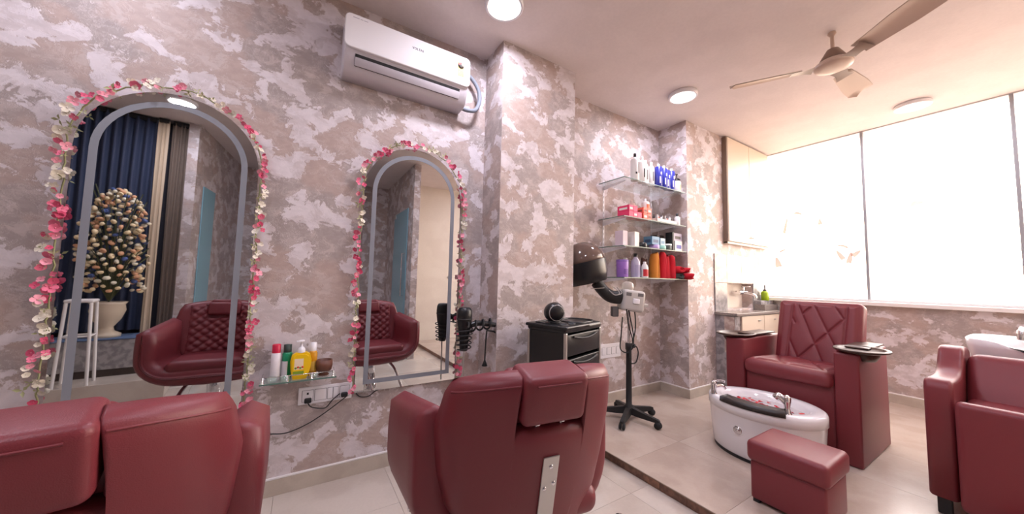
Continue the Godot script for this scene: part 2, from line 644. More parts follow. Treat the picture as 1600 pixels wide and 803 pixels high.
# ------------------------------------------------- what the mirrors look at
func _back_of_room() -> void:
	var wp: Material = mats["paper"]
	var w := structure("wall_left")
	box_part("wall", mats["cream_wall"], w, Vector3(-3.3, -0.1, -2.6), Vector3(-3.1, CEIL, 2.6))
	w = structure("wall_back")
	box_part("cream_panel", mats["cream_wall"], w, Vector3(1.55, -0.1, 1.75), Vector3(5.6, CEIL, 1.95))
	box_part("papered_end", wp, w, Vector3(-0.95, -0.1, 2.45), Vector3(1.6, CEIL, 2.65))
	box_part("stage_back", mat("dark_wall", rgb8(44, 42, 52), 0.8), w, Vector3(-3.2, -0.1, 0.98), Vector3(-0.8, CEIL, 1.15))
	w = structure("wall_partition")
	box_part("papered_partition", wp, w, Vector3(1.46, -0.1, 0.53), Vector3(1.56, CEIL, 2.5))
	# slightly angled papered wall that holds the blue glass door
	w = structure("wall_angled")
	w.position = Vector3(-0.81, 0, 0.76)
	var ang := atan2(0.356, 1.57)
	w.rotation.y = ang
	box_part("papered_return", wp, w, Vector3(-0.1, -0.1, 0.0), Vector3(0.0, CEIL, 1.75))
	# glass doors
	var gd := glass("door_glass", rgb8(138, 184, 200), 0.9)
	gd.roughness = 0.1
	var d := structure("door_1")
	box_part("glass_leaf", gd, d, Vector3(1.444, 0.01, 0.8), Vector3(1.456, 2.4, 1.72), 0.002)
	box_part("patch_fitting", mats["steel"], d, Vector3(1.438, 2.33, 1.6), Vector3(1.459, 2.41, 1.72), 0.002)
	var st := begin()
	tube(st, [Vector3(1.452, 0.95, 0.92), Vector3(1.41, 0.95, 0.92), Vector3(1.41, 1.65, 0.92), Vector3(1.452, 1.65, 0.92)], 0.012, 8)
	part("pull_handle", st, mats["chrome"], d)
	d = structure("door_2")
	d.position = w.position
	d.rotation.y = ang
	box_part("glass_leaf", gd, d, Vector3(0.004, 0.01, 0.22), Vector3(0.014, 2.35, 0.62), 0.002)
	# round door knob on the cream panel
	st = begin()
	X = Transform3D(Basis(Vector3.RIGHT, -PI / 2), Vector3(2.55, 1.28, 1.75))
	lathe(st, [Vector2(0.0, 0.05), Vector2(0.022, 0.048), Vector2(0.03, 0.035), Vector2(0.022, 0.02), Vector2(0.012, 0.015), Vector2(0.012, 0.0)], Vector3.ZERO, 14)
	var kn := mi("door_knob", fin(st), mats["steel"], self)
	kn.set_meta("label", "small round knob on the plain cream wall seen in the mirror")
	kn.set_meta("category", "knob")
	# pleated curtains
	_curtain("blue_curtain", "dark blue pleated curtain behind the flower arrangement, seen in the mirror", rgb8(52, 62, 88), -2.9, -1.175, 0.88, 0.6, 3.04, 23, 0.028)
	_curtain("brown_curtain", "taupe brown pleated curtain beside the blue one, seen in the mirror", rgb8(122, 106, 94), -1.05, -0.825, 0.84, 0.02, 3.04, 6, 0.022)
	_curtain("cream_curtain", "narrow cream curtain between the blue and the brown one, seen in the mirror", rgb8(206, 186, 160), -1.17, -1.085, 0.83, 0.02, 3.04, 2, 0.012)
	var da := structure("floor_dais")
	box_part("dais_tile", mats["tile_a"], da, Vector3(-3.1, 0.0, 0.12), Vector3(-0.84, 0.19, 0.98), 0.004)
	# low stage with a blue cloth
	var s := thing("low_stage", "low grey stage box with dark skirting that carries the flower urn", "stage", Vector3(-2.0, 0.19, 0.6))
	box_part("body", mats["marble_grey"], s, Vector3(-1.0, 0.07, -0.14), Vector3(1.12, 0.365, 0.2), 0.006)
	box_part("plinth", mat("dark_brown", rgb8(62, 50, 44), 0.6), s, Vector3(-1.0, 0.0, -0.13), Vector3(1.12, 0.07, 0.2))
	box_part("blue_cloth", mat("blue_cloth", rgb8(88, 112, 148), 0.85), s, Vector3(-1.01, 0.365, -0.15), Vector3(1.13, 0.38, 0.2), 0.004)
	# urn with flowers
	var u := thing("flower_urn", "tall cream urn packed with cream and peach roses on the low stage", "flowers", Vector3(-1.37, 0.57, 0.6))
	st = begin()
	lathe(st, [Vector2(0.0, 0.0), Vector2(0.11, 0.0), Vector2(0.11, 0.03), Vector2(0.06, 0.06), Vector2(0.05, 0.1), Vector2(0.1, 0.18), Vector2(0.13, 0.27), Vector2(0.12, 0.33), Vector2(0.14, 0.36), Vector2(0.1, 0.36), Vector2(0.0, 0.33)], Vector3.ZERO, 20)
	part("urn", st, mat("urn", rgb8(206, 190, 168), 0.5), u)
	st = begin()
	for q in 60:
		var a := rng.randf() * TAU
		var el := rng.randf_range(-0.3, 1.0)
		var tip := Vector3(cos(a) * 0.24 * sqrt(maxf(0.05, 1.0 - el * el * 0.6)), 0.85 + el * 0.66, sin(a) * 0.13)
		tube(st, [Vector3(0, 0.36, 0), tip * Vector3(0.5, 0.8, 0.5) + Vector3(0, 0.05, 0), tip * 1.06], 0.004, 4)
	part("stems", st, mat("stem_green", rgb8(82, 88, 60), 0.7), u)
	var rose := _rose_mesh()
	var cols := [mat("rose_cream", rgb8(236, 214, 172), 0.7), mat("rose_peach", rgb8(222, 170, 132), 0.7), mat("rose_pale", rgb8(228, 220, 196), 0.7), mat("rose_blue", rgb8(78, 96, 150), 0.7)]
	for q in 270:
		var el := -0.75 + 1.75 * (q + 0.5) / 270.0
		var a := q * 2.39996
		var rr := (0.22 if el < 0.45 else 0.22 * sqrt(maxf(0.0, (1.0 - el) / 0.55))) * rng.randf_range(0.72, 1.2)
		var o := mi("rose", rose, cols[[0, 0, 1, 2, 0, 1, 2, 0, 2, 1, 0, 3, 0, 2, 1][q % 15]], u, Vector3(cos(a) * rr, 0.93 + el * 0.62, sin(a) * rr * 0.6))
		o.rotation = Vector3(rng.randf() * 3, rng.randf() * 6, 0)
		o.scale = Vector3.ONE * rng.randf_range(0.62, 0.95)
	# white metal stool
	var sl := thing("white_stool", "slim white metal stool standing before the low stage, seen in the mirror", "stool", Vector3(-1.46, 0.19, 0.24))
	var wm: Material = mats["white_paint"]
	box_part("seat", wm, sl, Vector3(-0.09, 0.76, -0.09), Vector3(0.09, 0.79, 0.09), 0.012, 3)
	for sx in [-1, 1]:
		for sz in [-1, 1]:
			st = begin()
			tube(st, [Vector3(sx * 0.075, 0.76, sz * 0.075), Vector3(sx * 0.1, 0.0, sz * 0.1)], 0.012, 8)
			part("leg", st, wm, sl)
	st = begin()
	tube(st, [Vector3(-0.085, 0.45, 0.085), Vector3(0.085, 0.45, 0.085), Vector3(0.085, 0.45, -0.085), Vector3(-0.085, 0.45, -0.085), Vector3(-0.085, 0.45, 0.085)], 0.009, 6)
	part("rung", st, wm, sl)

func _rose_mesh() -> ArrayMesh:
	var st := begin()
	lathe(st, [Vector2(0, -0.02), Vector2(0.02, -0.015), Vector2(0.031, 0.0), Vector2(0.027, 0.016), Vector2(0.014, 0.02), Vector2(0.012, 0.012), Vector2(0.0, 0.018)], Vector3.ZERO, 9)
	return fin(st)

func _curtain(called: String, label: String, col: Color, x0: float, x1: float, z: float, y0: float, y1: float, folds: int, amp: float) -> void:
	var o := thing(called, label, "curtain", Vector3((x0 + x1) / 2, y0, z))
	var hw := (x1 - x0) / 2
	var m := mat(called, col, 0.75)
	m.rim_enabled = true
	m.rim = 0.3
	var st := begin()
	for side in [0.0, 0.012]:
		grid(st, folds * 8, 10, func(u, v):
			var wob := sin(v * 5.0 + u * 9.0) * 0.006
			return Vector3(-hw + 2 * hw * u + wob, v * (y1 - y0), sin(u * folds * TAU + 0.6 * sin(u * 17.0)) * amp * (0.75 + 0.25 * v) + side))
	part("pleated_cloth", st, m, o)
	box_part("curtain_rail", mats["black_matt"], o, Vector3(-hw, y1 - y0 - 0.03, -0.02), Vector3(hw, y1 - y0 + 0.02, 0.03), 0.005)

# ---------------------------------------------------------------- lamps
func _lamp(at: Vector3, label: String, energy: float, col: Color) -> void:
	var o := thing("ceiling_lamp", label, "ceiling lamp", at, 0.0, "round ceiling lamps")
	var st := begin()
	lathe(st, [Vector2(0.0, 0.0), Vector2(0.122, 0.0), Vector2(0.127, -0.006), Vector2(0.127, -0.03), Vector2(0.122, -0.036), Vector2(0.11, -0.036), Vector2(0.11, -0.032)], Vector3.ZERO, 32)
	part("rim", st, mats["white_plastic"], o)
	st = begin()
	lathe(st, [Vector2(0.11, -0.033), Vector2(0.08, -0.037), Vector2(0.0, -0.038)], Vector3.ZERO, 32)
	part("diffuser", st, glow("lamp_glow", Color(1.0, 0.98, 0.97), 2.2), o)
	var l := AreaLight3D.new()
	l.name = "light"
	l.area_size = Vector2(0.15, 0.15)
	l.light_color = col
	l.light_energy = energy
	l.area_range = 12.0
	l.shadow_enabled = true
	o.add_child(l, true)
	l.position = Vector3(0, -0.0395, 0)
	l.rotation = Vector3(-PI / 2, 0, 0)

func _lamps() -> void:
	var cool := Color(0.95, 0.935, 1.0)
	_lamp(Vector3(1.04, CEIL, -1.83), "round white ceiling lamp between the air conditioner and the papered pillar", 1.6, cool)
	_lamp(Vector3(3.02, CEIL, -1.8), "round lit ceiling lamp in front of the glass product shelves", 1.6, cool)
	_lamp(Vector3(5.02, CEIL, -0.65), "round ceiling lamp beside the window, beyond the ceiling fan", 1.6, cool)
	_lamp(Vector3(-0.94, CEIL, -1.83), "round ceiling lamp above the taller-looking flower-wreathed mirror by the first chair", 1.15, cool)
	_lamp(Vector3(-0.9, CEIL, 0.12), "round ceiling lamp seen glowing at the top of the first mirror", 1.6, cool)
	_lamp(Vector3(1.04, CEIL, -0.4), "added round fill lamp, unseen, over the open floor behind the second salon chair", 1.6, cool)  # added fill lamp out of view, evens the light on ceiling and chairs
	_lamp(Vector3(3.02, CEIL, 0.6), "added round fill lamp, unseen, brightening the plain cream back wall", 1.6, cool)  # added fill lamp out of view, lifts the cream wall in the mirror

# ---------------------------------------------------------------- mirrors
func _arch(w: float, y0: float, y1: float, inset: float, n := 24) -> PackedVector2Array:
	var r := w / 2 - inset
	var cy := y1 - w / 2
	var p := PackedVector2Array()
	p.append(Vector2(-r, y0 + inset))
	for i in n + 1:
		var a := PI - PI * i / n
		p.append(Vector2(cos(a) * r, cy + sin(a) * r))
	p.append(Vector2(r, y0 + inset))
	return p

func _mirror(at: Vector3, turn: float, label: String, garland_label: String, big: float, sd: int) -> void:
	var W := 0.68
	var y0 := 0.0
	var y1 := 1.66
	var o := thing("arched_mirror", label, "mirror", at, turn)
	var st := begin()
	prism(st, _arch(W, y0, y1, 0.0), -0.006, 0.0)
	part("mirror_glass", st, mats["mirror_glass"], o)
	st = begin()
	prism(st, _arch(W, y0, y1, 0.06), -0.02, -0.007)
	part("backing_board", st, mats["black_matt"], o)
	# etched grey light band
	st = begin()
	var a := _arch(W, y0, y1, 0.048)
	var b := _arch(W, y0, y1, 0.076)
	st.set_smooth_group(-1)
	for i in a.size():
		var j := (i + 1) % a.size()
		for zz in [0.0004, 0.0012]:
			quad(st, Vector3(a[i].x, a[i].y, zz), Vector3(a[j].x, a[j].y, zz), Vector3(b[j].x, b[j].y, zz), Vector3(b[i].x, b[i].y, zz))
		quad(st, Vector3(a[i].x, a[i].y, 0.0004), Vector3(a[j].x, a[j].y, 0.0004), Vector3(a[j].x, a[j].y, 0.0012), Vector3(a[i].x, a[i].y, 0.0012))
		quad(st, Vector3(b[i].x, b[i].y, 0.0004), Vector3(b[j].x, b[j].y, 0.0004), Vector3(b[j].x, b[j].y, 0.0012), Vector3(b[i].x, b[i].y, 0.0012))
	part("frosted_band", st, mats["frost_band"], o)
	# garland
	var g := thing("flower_garland", garland_label, "garland", at, turn)
	var rg := RandomNumberGenerator.new()
	rg.seed = sd
	var path := _arch(W, y0 + 0.02, y1 + 0.014, -0.014, 40)
	var curve2 := Curve2D.new()
	for p in path:
		curve2.add_point(p)
	var L := curve2.get_baked_length()
	st = begin()
	var vp := []
	for i in 140:
		var p := curve2.sample_baked(L * i / 139.0)
		vp.append(Vector3(p.x + rg.randf_range(-0.006, 0.006), p.y + rg.randf_range(-0.006, 0.006), 0.008 + 0.006 * sin(i * 0.9)))
	tube(st, vp, 0.0035, 5)
	part("vine", st, mat("vine_green", rgb8(150, 152, 108), 0.7), g)
	var fm := _flower_meshes()
	var cm := [mat("petal_pink", rgb8(232, 116, 146), 0.6), mat("petal_rose", rgb8(240, 160, 176), 0.6), mat("petal_red", rgb8(218, 84, 120), 0.6), mat("petal_white", rgb8(232, 224, 206), 0.6), mat("leaf_pale", rgb8(176, 176, 132), 0.65)]
	var n := int(L / 0.0155)
	for i in n:
		var t := L * (i + rg.randf_range(0.1, 0.9)) / n
		var p := curve2.sample_baked(t)
		# clusters: pink bunches, white and green between
		var ph := sin(t * 21.0) + 0.8 * sin(t * 8.3 + 1.0) + rg.randf_range(-0.9, 0.9)
		var kind: int = [0, 1, 2][rg.randi() % 3] if ph > -0.1 else (3 if rg.randf() < 0.55 else 4)
		var left := 1.0 if p.x < 0.0 else 0.0
		var sc := rg.randf_range(0.4, 0.78) * lerpf(1.0, big, left)
		var sp := 0.016 * lerpf(1.0, big * 1.3, left)
		var f := mi("leaf" if kind == 4 else "flower", fm[rg.randi() % 2] if kind < 4 else fm[2], cm[kind], g, Vector3(p.x + rg.randf_range(-1.6 if left > 0 else -0.6, 0.6 if left > 0 else 1.6) * sp, p.y + rg.randf_range(-1, 1) * sp, 0.014 + rg.randf_range(0, 0.016)))
		f.rotation = Vector3(rg.randf_range(-0.7, 0.7), rg.randf_range(-0.7, 0.7), rg.randf() * TAU)
		f.scale = Vector3.ONE * sc

var flower_cache := []
func _flower_meshes() -> Array:
	if flower_cache.size() > 0:
		return flower_cache
	for v in 2:
		var st := begin()
		var np := 5 - v
		for k in np:
			var a := TAU * k / np
			X = Transform3D(Basis(Vector3(0, 0, 1), a), Vector3.ZERO)
			st.set_smooth_group(0)
			var c := Vector3(0.0, 0.003, 0.0)
			var e := 0.024 + 0.003 * v
			var pts := [c, Vector3(0.009, 0.008, 0.004), Vector3(0.014, e * 0.7, 0.009), Vector3(0.006, e, 0.006), Vector3(-0.006, e, 0.006), Vector3(-0.014, e * 0.7, 0.009), Vector3(-0.009, 0.008, 0.004)]
			var mid := Vector3(0, e * 0.55, 0.002)
			for i in pts.size():
				tri(st, mid, pts[i], pts[(i + 1) % pts.size()])
		X = Transform3D()
		st.set_smooth_group(0)
		lathe(st, [Vector2(0.0, -0.004), Vector2(0.005, 0.0), Vector2(0.0, 0.006)], Vector3(0, 0, 0.003), 5)
		flower_cache.append(fin(st))
	var st2 := begin()
	for k in 3:
		X = Transform3D(Basis(Vector3(0, 0, 1), TAU * k / 3 + 0.3), Vector3.ZERO)
		st2.set_smooth_group(0)
		var tip := Vector3(0, 0.034, 0.008)
		var l := Vector3(-0.008, 0.015, 0.006)
		var r := Vector3(0.008, 0.015, 0.006)
		var m := Vector3(0, 0.015, 0.001)
		tri(st2, Vector3.ZERO, r, m)
		tri(st2, Vector3.ZERO, m, l)
		tri(st2, m, r, tip)
		tri(st2, l, m, tip)
	X = Transform3D()
	flower_cache.append(fin(st2))
	return flower_cache

func _mirrors() -> void:
	_mirror(Vector3(-0.575, 0.51, -2.366), deg_to_rad(3.0), "arched mirror reflecting the flower urn and curtains, behind the chair cut off by the photo", "garland of large pink and white silk flowers round the mirror that shows the flower urn", 1.12, 21)
	_mirror(Vector3(0.672, 0.51, -2.388), 0.0, "arched mirror reflecting the glass door, beside the coiled hair dryer holder", "garland of small pink and white silk flowers round the mirror beside the hair dryer", 1.0, 22)

# ---------------------------------------------------------------- barber chairs
func _back_w(y: float) -> float:
	return interp([0.46, 0.52, 0.60, 0.70, 0.83, 0.92, 1.0, 1.02], [0.17, 0.22, 0.265, 0.29, 0.302, 0.285, 0.25, 0.24], y)

func _back_mid(x: float, y: float) -> float:
	# centre surface of the backrest: leans backwards, wraps forwards at the sides
	return 0.145 + (y - 0.5) * 0.2 - 1.15 * x * x

func _make_chair(label: String) -> Node3D:
	var le: Material = mats["leather"]
	var o := thing("salon_chair", label, "chair")
	# --- U-shaped shell: arms and seat pan in one
	var cl := []
	var hw := 0.29
	var top := 0.785
	var bot := 0.475
	var R := 0.14
	cl.append(Vector2(-hw, top))
	cl.append(Vector2(-hw, (top + bot + R) / 2))
	for i in 9:
		var a := PI + PI / 2 * i / 8
		cl.append(Vector2(-hw + R + cos(a) * R, bot + R + sin(a) * R))
	cl.append(Vector2(-0.1, bot))
	cl.append(Vector2(0.0, bot))
	var full := cl.duplicate()
	for i in range(cl.size() - 2, -1, -1):
		full.append(Vector2(-cl[i].x, cl[i].y))
	var n := full.size()
	var secs := []
	var zs := []
	for i in 7:
		var a := PI / 2 * i / 6
		zs.append([-0.30 + 0.05 * (1.0 - sin(a)), maxf(0.02, sqrt(maxf(0.0, 1.0 - pow(cos(a), 2.0)))) if i > 0 else 0.02])
	zs.append([-0.1, 1.0])
	zs.append([0.0, 1.0])
	for i in 5:
		var a := PI / 2 * i / 4
		zs.append([0.06 + 0.03 * sin(a), maxf(0.02, cos(a))])
	# front run is written outermost last, so order by z
	zs[0][0] = -0.30
	for i in 7:
		var a := PI / 2 * i / 6
		zs[i] = [-0.30 + 0.06 * (1.0 - cos(a)), maxf(0.05, sin(a))]
	for zz in zs:
		var z: float = zz[0]
		var k: float = zz[1]
		var ring := []
		var outer := []
		var inner := []
		for i in n:
			var t: Vector2 = (full[mini(i + 1, n - 1)] - full[maxi(i - 1, 0)]).normalized()
			var nn := Vector2(t.y, -t.x)
			var th := 0.056 + 0.018 * (1.0 - absf(full[i].x) / hw)
			if i == 0 or i == n - 1:
				th = 0.05
			var lift := clampf((full[i].y - 0.55) / 0.2, 0.0, 1.0) * (z + 0.3) * 0.16
			var c: Vector2 = full[i] * Vector2(1.0 + maxf(0.0, 0.1 - z) * 0.5, 1.0) + Vector2(0, lift)
			outer.append(Vector3(c.x - nn.x * th * k, c.y - nn.y * th * k, z))
			inner.append(Vector3(c.x + nn.x * th * k, c.y + nn.y * th * k, z))
		# outer list runs left arm top -> seat -> right arm top on one side
		ring.append_array(outer)
		var e: Vector3 = (outer[n - 1] + inner[n - 1]) * 0.5 + Vector3(0, 0.03 * k, 0)
		ring.append(e)
		var inv := inner.duplicate()
		inv.reverse()
		ring.append_array(inv)
		ring.append((outer[0] + inner[0]) * 0.5 + Vector3(0, 0.03 * k, 0))
		secs.append(ring)
	var st := begin()
	st.set_smooth_group(0)
	for s in secs.size() - 1:
		var m: int = secs[s].size()
		for i in m:
			var j := (i + 1) % m
			quad(st, secs[s][i], secs[s][j], secs[s + 1][j], secs[s + 1][i])
	for s in [0, secs.size() - 1]:
		for i in n - 1:
			var ri: int = 2 * n - i
			quad(st, secs[s][i], secs[s][i + 1], secs[s][ri - 1], secs[s][ri])
	part("arm_shell", st, le, o)
	# seat cushion
	st = begin()
	bx(st, Vector3(0, 0.545, -0.05), Vector3(0.46, 0.09, 0.48), 0.04, 4)
	part("seat", st, le, o)
	# --- backrest with a notch for the headrest
	var NU := 44
	var NV := 22
	var yb := 0.46
	var us := []
	for i in NU + 1:
		us.append(-1.0 + 2.0 * i / NU)
	var nt := 0.388
	for e in [-nt - 0.004, -nt, nt, nt + 0.004]:
		us.append(e)
	us.sort()
	st = begin()
	st.set_smooth_group(0)
	var P := [[], []]
	for u in us:
		var topy := 1.0 - 0.03 * pow(absf(u), 3.0)
		if absf(u) < nt + 0.001:
			topy = 0.842
		var rowf := []
		var rowr := []
		for j in NV + 1:
			var v := 0.5 - 0.5 * cos(PI * j / NV)
			v = lerpf(v, float(j) / NV, 0.4)
			var y := yb + v * (topy - yb)
			var x: float = u * _back_w(y)
			var eu := sqrt(maxf(0.0, 1.0 - pow(absf(u), 7.0)))
			var ev := sqrt(maxf(0.0, 1.0 - pow(clampf(absf(2.0 * v - 1.0), 0, 1), 12.0)))
			var th := 0.062 * eu * ev
			var zm := _back_mid(x, y)
			rowr.append(Vector3(x, y, zm + th))
			rowf.append(Vector3(x, y, zm - th))
		P[0].append(rowr)
		P[1].append(rowf)
	for i in us.size() - 1:
		for j in NV:
			quad(st, P[0][i][j], P[0][i + 1][j], P[0][i + 1][j + 1], P[0][i][j + 1])
			quad(st, P[1][i][j], P[1][i][j + 1], P[1][i + 1][j + 1], P[1][i + 1][j])
	part("backrest", st, le, o)
	# inner faces of the notch
	st = begin()
	for sx in [-1, 1]:
		bx(st, Vector3(sx * 0.116, 0.905, _back_mid(0.1, 0.905) - 0.016), Vector3(0.02, 0.13, 0.08), 0.006, 2)
	bx(st, Vector3(0, 0.89, _back_mid(0, 0.9) - 0.03), Vector3(0.22, 0.13, 0.03), 0.006, 2)
	part("headrest_pocket", st, le, o)
	# headrest block
	st = begin()
	X = Transform3D(Basis(Vector3.RIGHT, 0.2), Vector3(0, 0.93, _back_mid(0, 0.93) + 0.004))
	bx(st, Vector3.ZERO, Vector3(0.204, 0.142, 0.12), 0.022, 4)
	var hr := part("headrest", st, le, o)
	st = begin()
	X = Transform3D(Basis(Vector3.RIGHT, 0.2), Vector3(0, 0.93, _back_mid(0, 0.93) + 0.004))
	tube(st, [Vector3(-0.07, 0.049, 0.0602), Vector3(0, 0.049, 0.0602), Vector3(0.07, 0.049, 0.0602)], 0.0026, 7)
	part("piping", st, le, hr)
	for sx in [-0.04, 0.04]:
		st = begin()
		tube(st, [Vector3(sx, 0.80, _back_mid(0, 0.83) + 0.02), Vector3(sx, 0.90, _back_mid(0, 0.86) + 0.035)], 0.006, 10)
		lathe(st, [Vector2(0.0, 0.006), Vector2(0.01, 0.004), Vector2(0.01, -0.004), Vector2(0, -0.006)], Vector3(sx, 0.85, _back_mid(0, 0.85) + 0.035), 12)
		part("headrest_post", st, mats["chrome"], o)
	# stitched seam under the top roll of the back
	for sg in [-1, 1]:
		st = begin()
		var pts := []
		for i in 13:
			var u := lerpf(nt + 0.02, 0.97, i / 12.0)
			var y := 0.972 - 0.035 * pow(u, 3.0) - 0.004
			var x: float = sg * u * _back_w(y)
			var eu := sqrt(maxf(0.0, 1.0 - pow(u, 7.0)))
			pts.append(Vector3(x, y, _back_mid(x, y) + 0.062 * eu * 0.86 + 0.001))
		tube(st, pts, 0.0028, 7)
		part("piping", st, le, o)
	# quilted panel on the sitting side
	st = begin()
	grid(st, 56, 56, func(u, v):
		var x: float = (u * 2 - 1) * 0.215
		var y: float = 0.56 + v * 0.405
		var q := absf(sin((x * 0.85 + y) * PI / 0.062)) * absf(sin((x * 0.85 - y) * PI / 0.062))
		var ed := minf(1.0, minf(minf(u, 1 - u), minf(v, 1 - v)) * 9.0)
		var head := 1.0 if not (absf(x) < 0.115 and y > 0.85) else 0.0
		return Vector3(x, y, _back_mid(x, y) - 0.052 - sqrt(ed) * (0.012 + 0.016 * pow(q, 0.45)) * lerpf(0.3, 1.0, head)))
	part("quilted_panel", st, le, o)
	st = begin()
	X = Transform3D(Basis(Vector3.RIGHT, 0.2), Vector3(0, 0.93, _back_mid(0, 0.93) - 0.075))
	bx(st, Vector3.ZERO, Vector3(0.22, 0.11, 0.05), 0.022, 4)
	part("head_pillow", st, le, o)
	# steel bracket on the back
	st = begin()
	X = Transform3D(Basis(Vector3.RIGHT, 0.197), Vector3(0, 0.625, _back_mid(0, 0.625) + 0.0655))
	bx(st, Vector3.ZERO, Vector3(0.052, 0.27, 0.005), 0.002, 1)
	var br := part("steel_bracket", st, mats["steel"], o)
	for s in [[0.0, 0.105], [-0.014, 0.04], [0.014, 0.052], [0.0, -0.05]]:
		st = begin()
		X = Transform3D(Basis(Vector3.RIGHT, 0.197), Vector3(0, 0.625, _back_mid(0, 0.625) + 0.0655))
		X = X * Transform3D(Basis(Vector3.RIGHT, PI / 2), Vector3(s[0], s[1], 0.0025))
		lathe(st, [Vector2(0.0, 0.004), Vector2(0.003, 0.0035), Vector2(0.005, 0.003), Vector2(0.007, 0.0)], Vector3.ZERO, 12)
		part("screw", st, mats["chrome"], br)
	# pump column, base and footrest
	st = begin()
	lathe(st, [Vector2(0.0, 0.42), Vector2(0.1, 0.42), Vector2(0.1, 0.40), Vector2(0.045, 0.385), Vector2(0.045, 0.20), Vector2(0.06, 0.19), Vector2(0.06, 0.008), Vector2(0.0, 0.008)], Vector3.ZERO, 24)
	part("pump_column", st, mats["chrome"], o)
	st = begin()
	lathe(st, [Vector2(0.0, 0.06), Vector2(0.08, 0.06), Vector2(0.2, 0.04), Vector2(0.29, 0.022), Vector2(0.305, 0.01), Vector2(0.305, 0.0), Vector2(0.0, 0.0)], Vector3.ZERO, 36)
	part("round_base", st, mats["chrome"], o)
	st = begin()
	for sx in [-1, 1]:
		tube(st, curve([Vector3(sx * 0.12, 0.41, -0.1), Vector3(sx * 0.13, 0.36, -0.3), Vector3(sx * 0.13, 0.24, -0.48), Vector3(sx * 0.13, 0.2, -0.55)], 5), 0.013, 10)
	cyl(st, Vector3(-0.27, 0.205, -0.55), Vector3(0.27, 0.205, -0.55), 0.017, 14)
	part("footrest", st, mats["chrome"], o)
	for sx in [-1, 1]:
		st = begin()
		cyl(st, Vector3(sx * 0.16, 0.205, -0.55), Vector3(sx * 0.262, 0.205, -0.55), 0.02, 14)
		part("footrest_grip", st, mats["rubber"], o)
	st = begin()
	tube(st, [Vector3(0.05, 0.40, 0.02), Vector3(0.2, 0.395, 0.06), Vector3(0.37, 0.39, 0.1)], 0.007, 8)
	lathe(st, [Vector2(0, 0.022), Vector2(0.015, 0.016), Vector2(0.021, 0.0), Vector2(0.015, -0.016), Vector2(0, -0.022)], Vector3(0.385, 0.39, 0.105), 14)
	part("lever", st, mats["chrome"], o)
	return o

func _barber_chairs() -> void:
	var c := _make_chair("maroon leather salon chair with a steel plate on its back, facing the glass-door mirror")
	c.position = Vector3(0.665, 0.0, -1.03)
	c.rotation.y = deg_to_rad(-8.0)
	var d := copy(c, "salon_chair", "maroon leather salon chair with wide headrest block, facing the mirror that shows the flower urn", Vector3(-0.408, 0.0, -1.1), deg_to_rad(9.0))
	# this chair is pumped up a little higher
	for p in d.get_children():
		if not String(p.name).begins_with("round_base"):
			p.position.y += 0.02

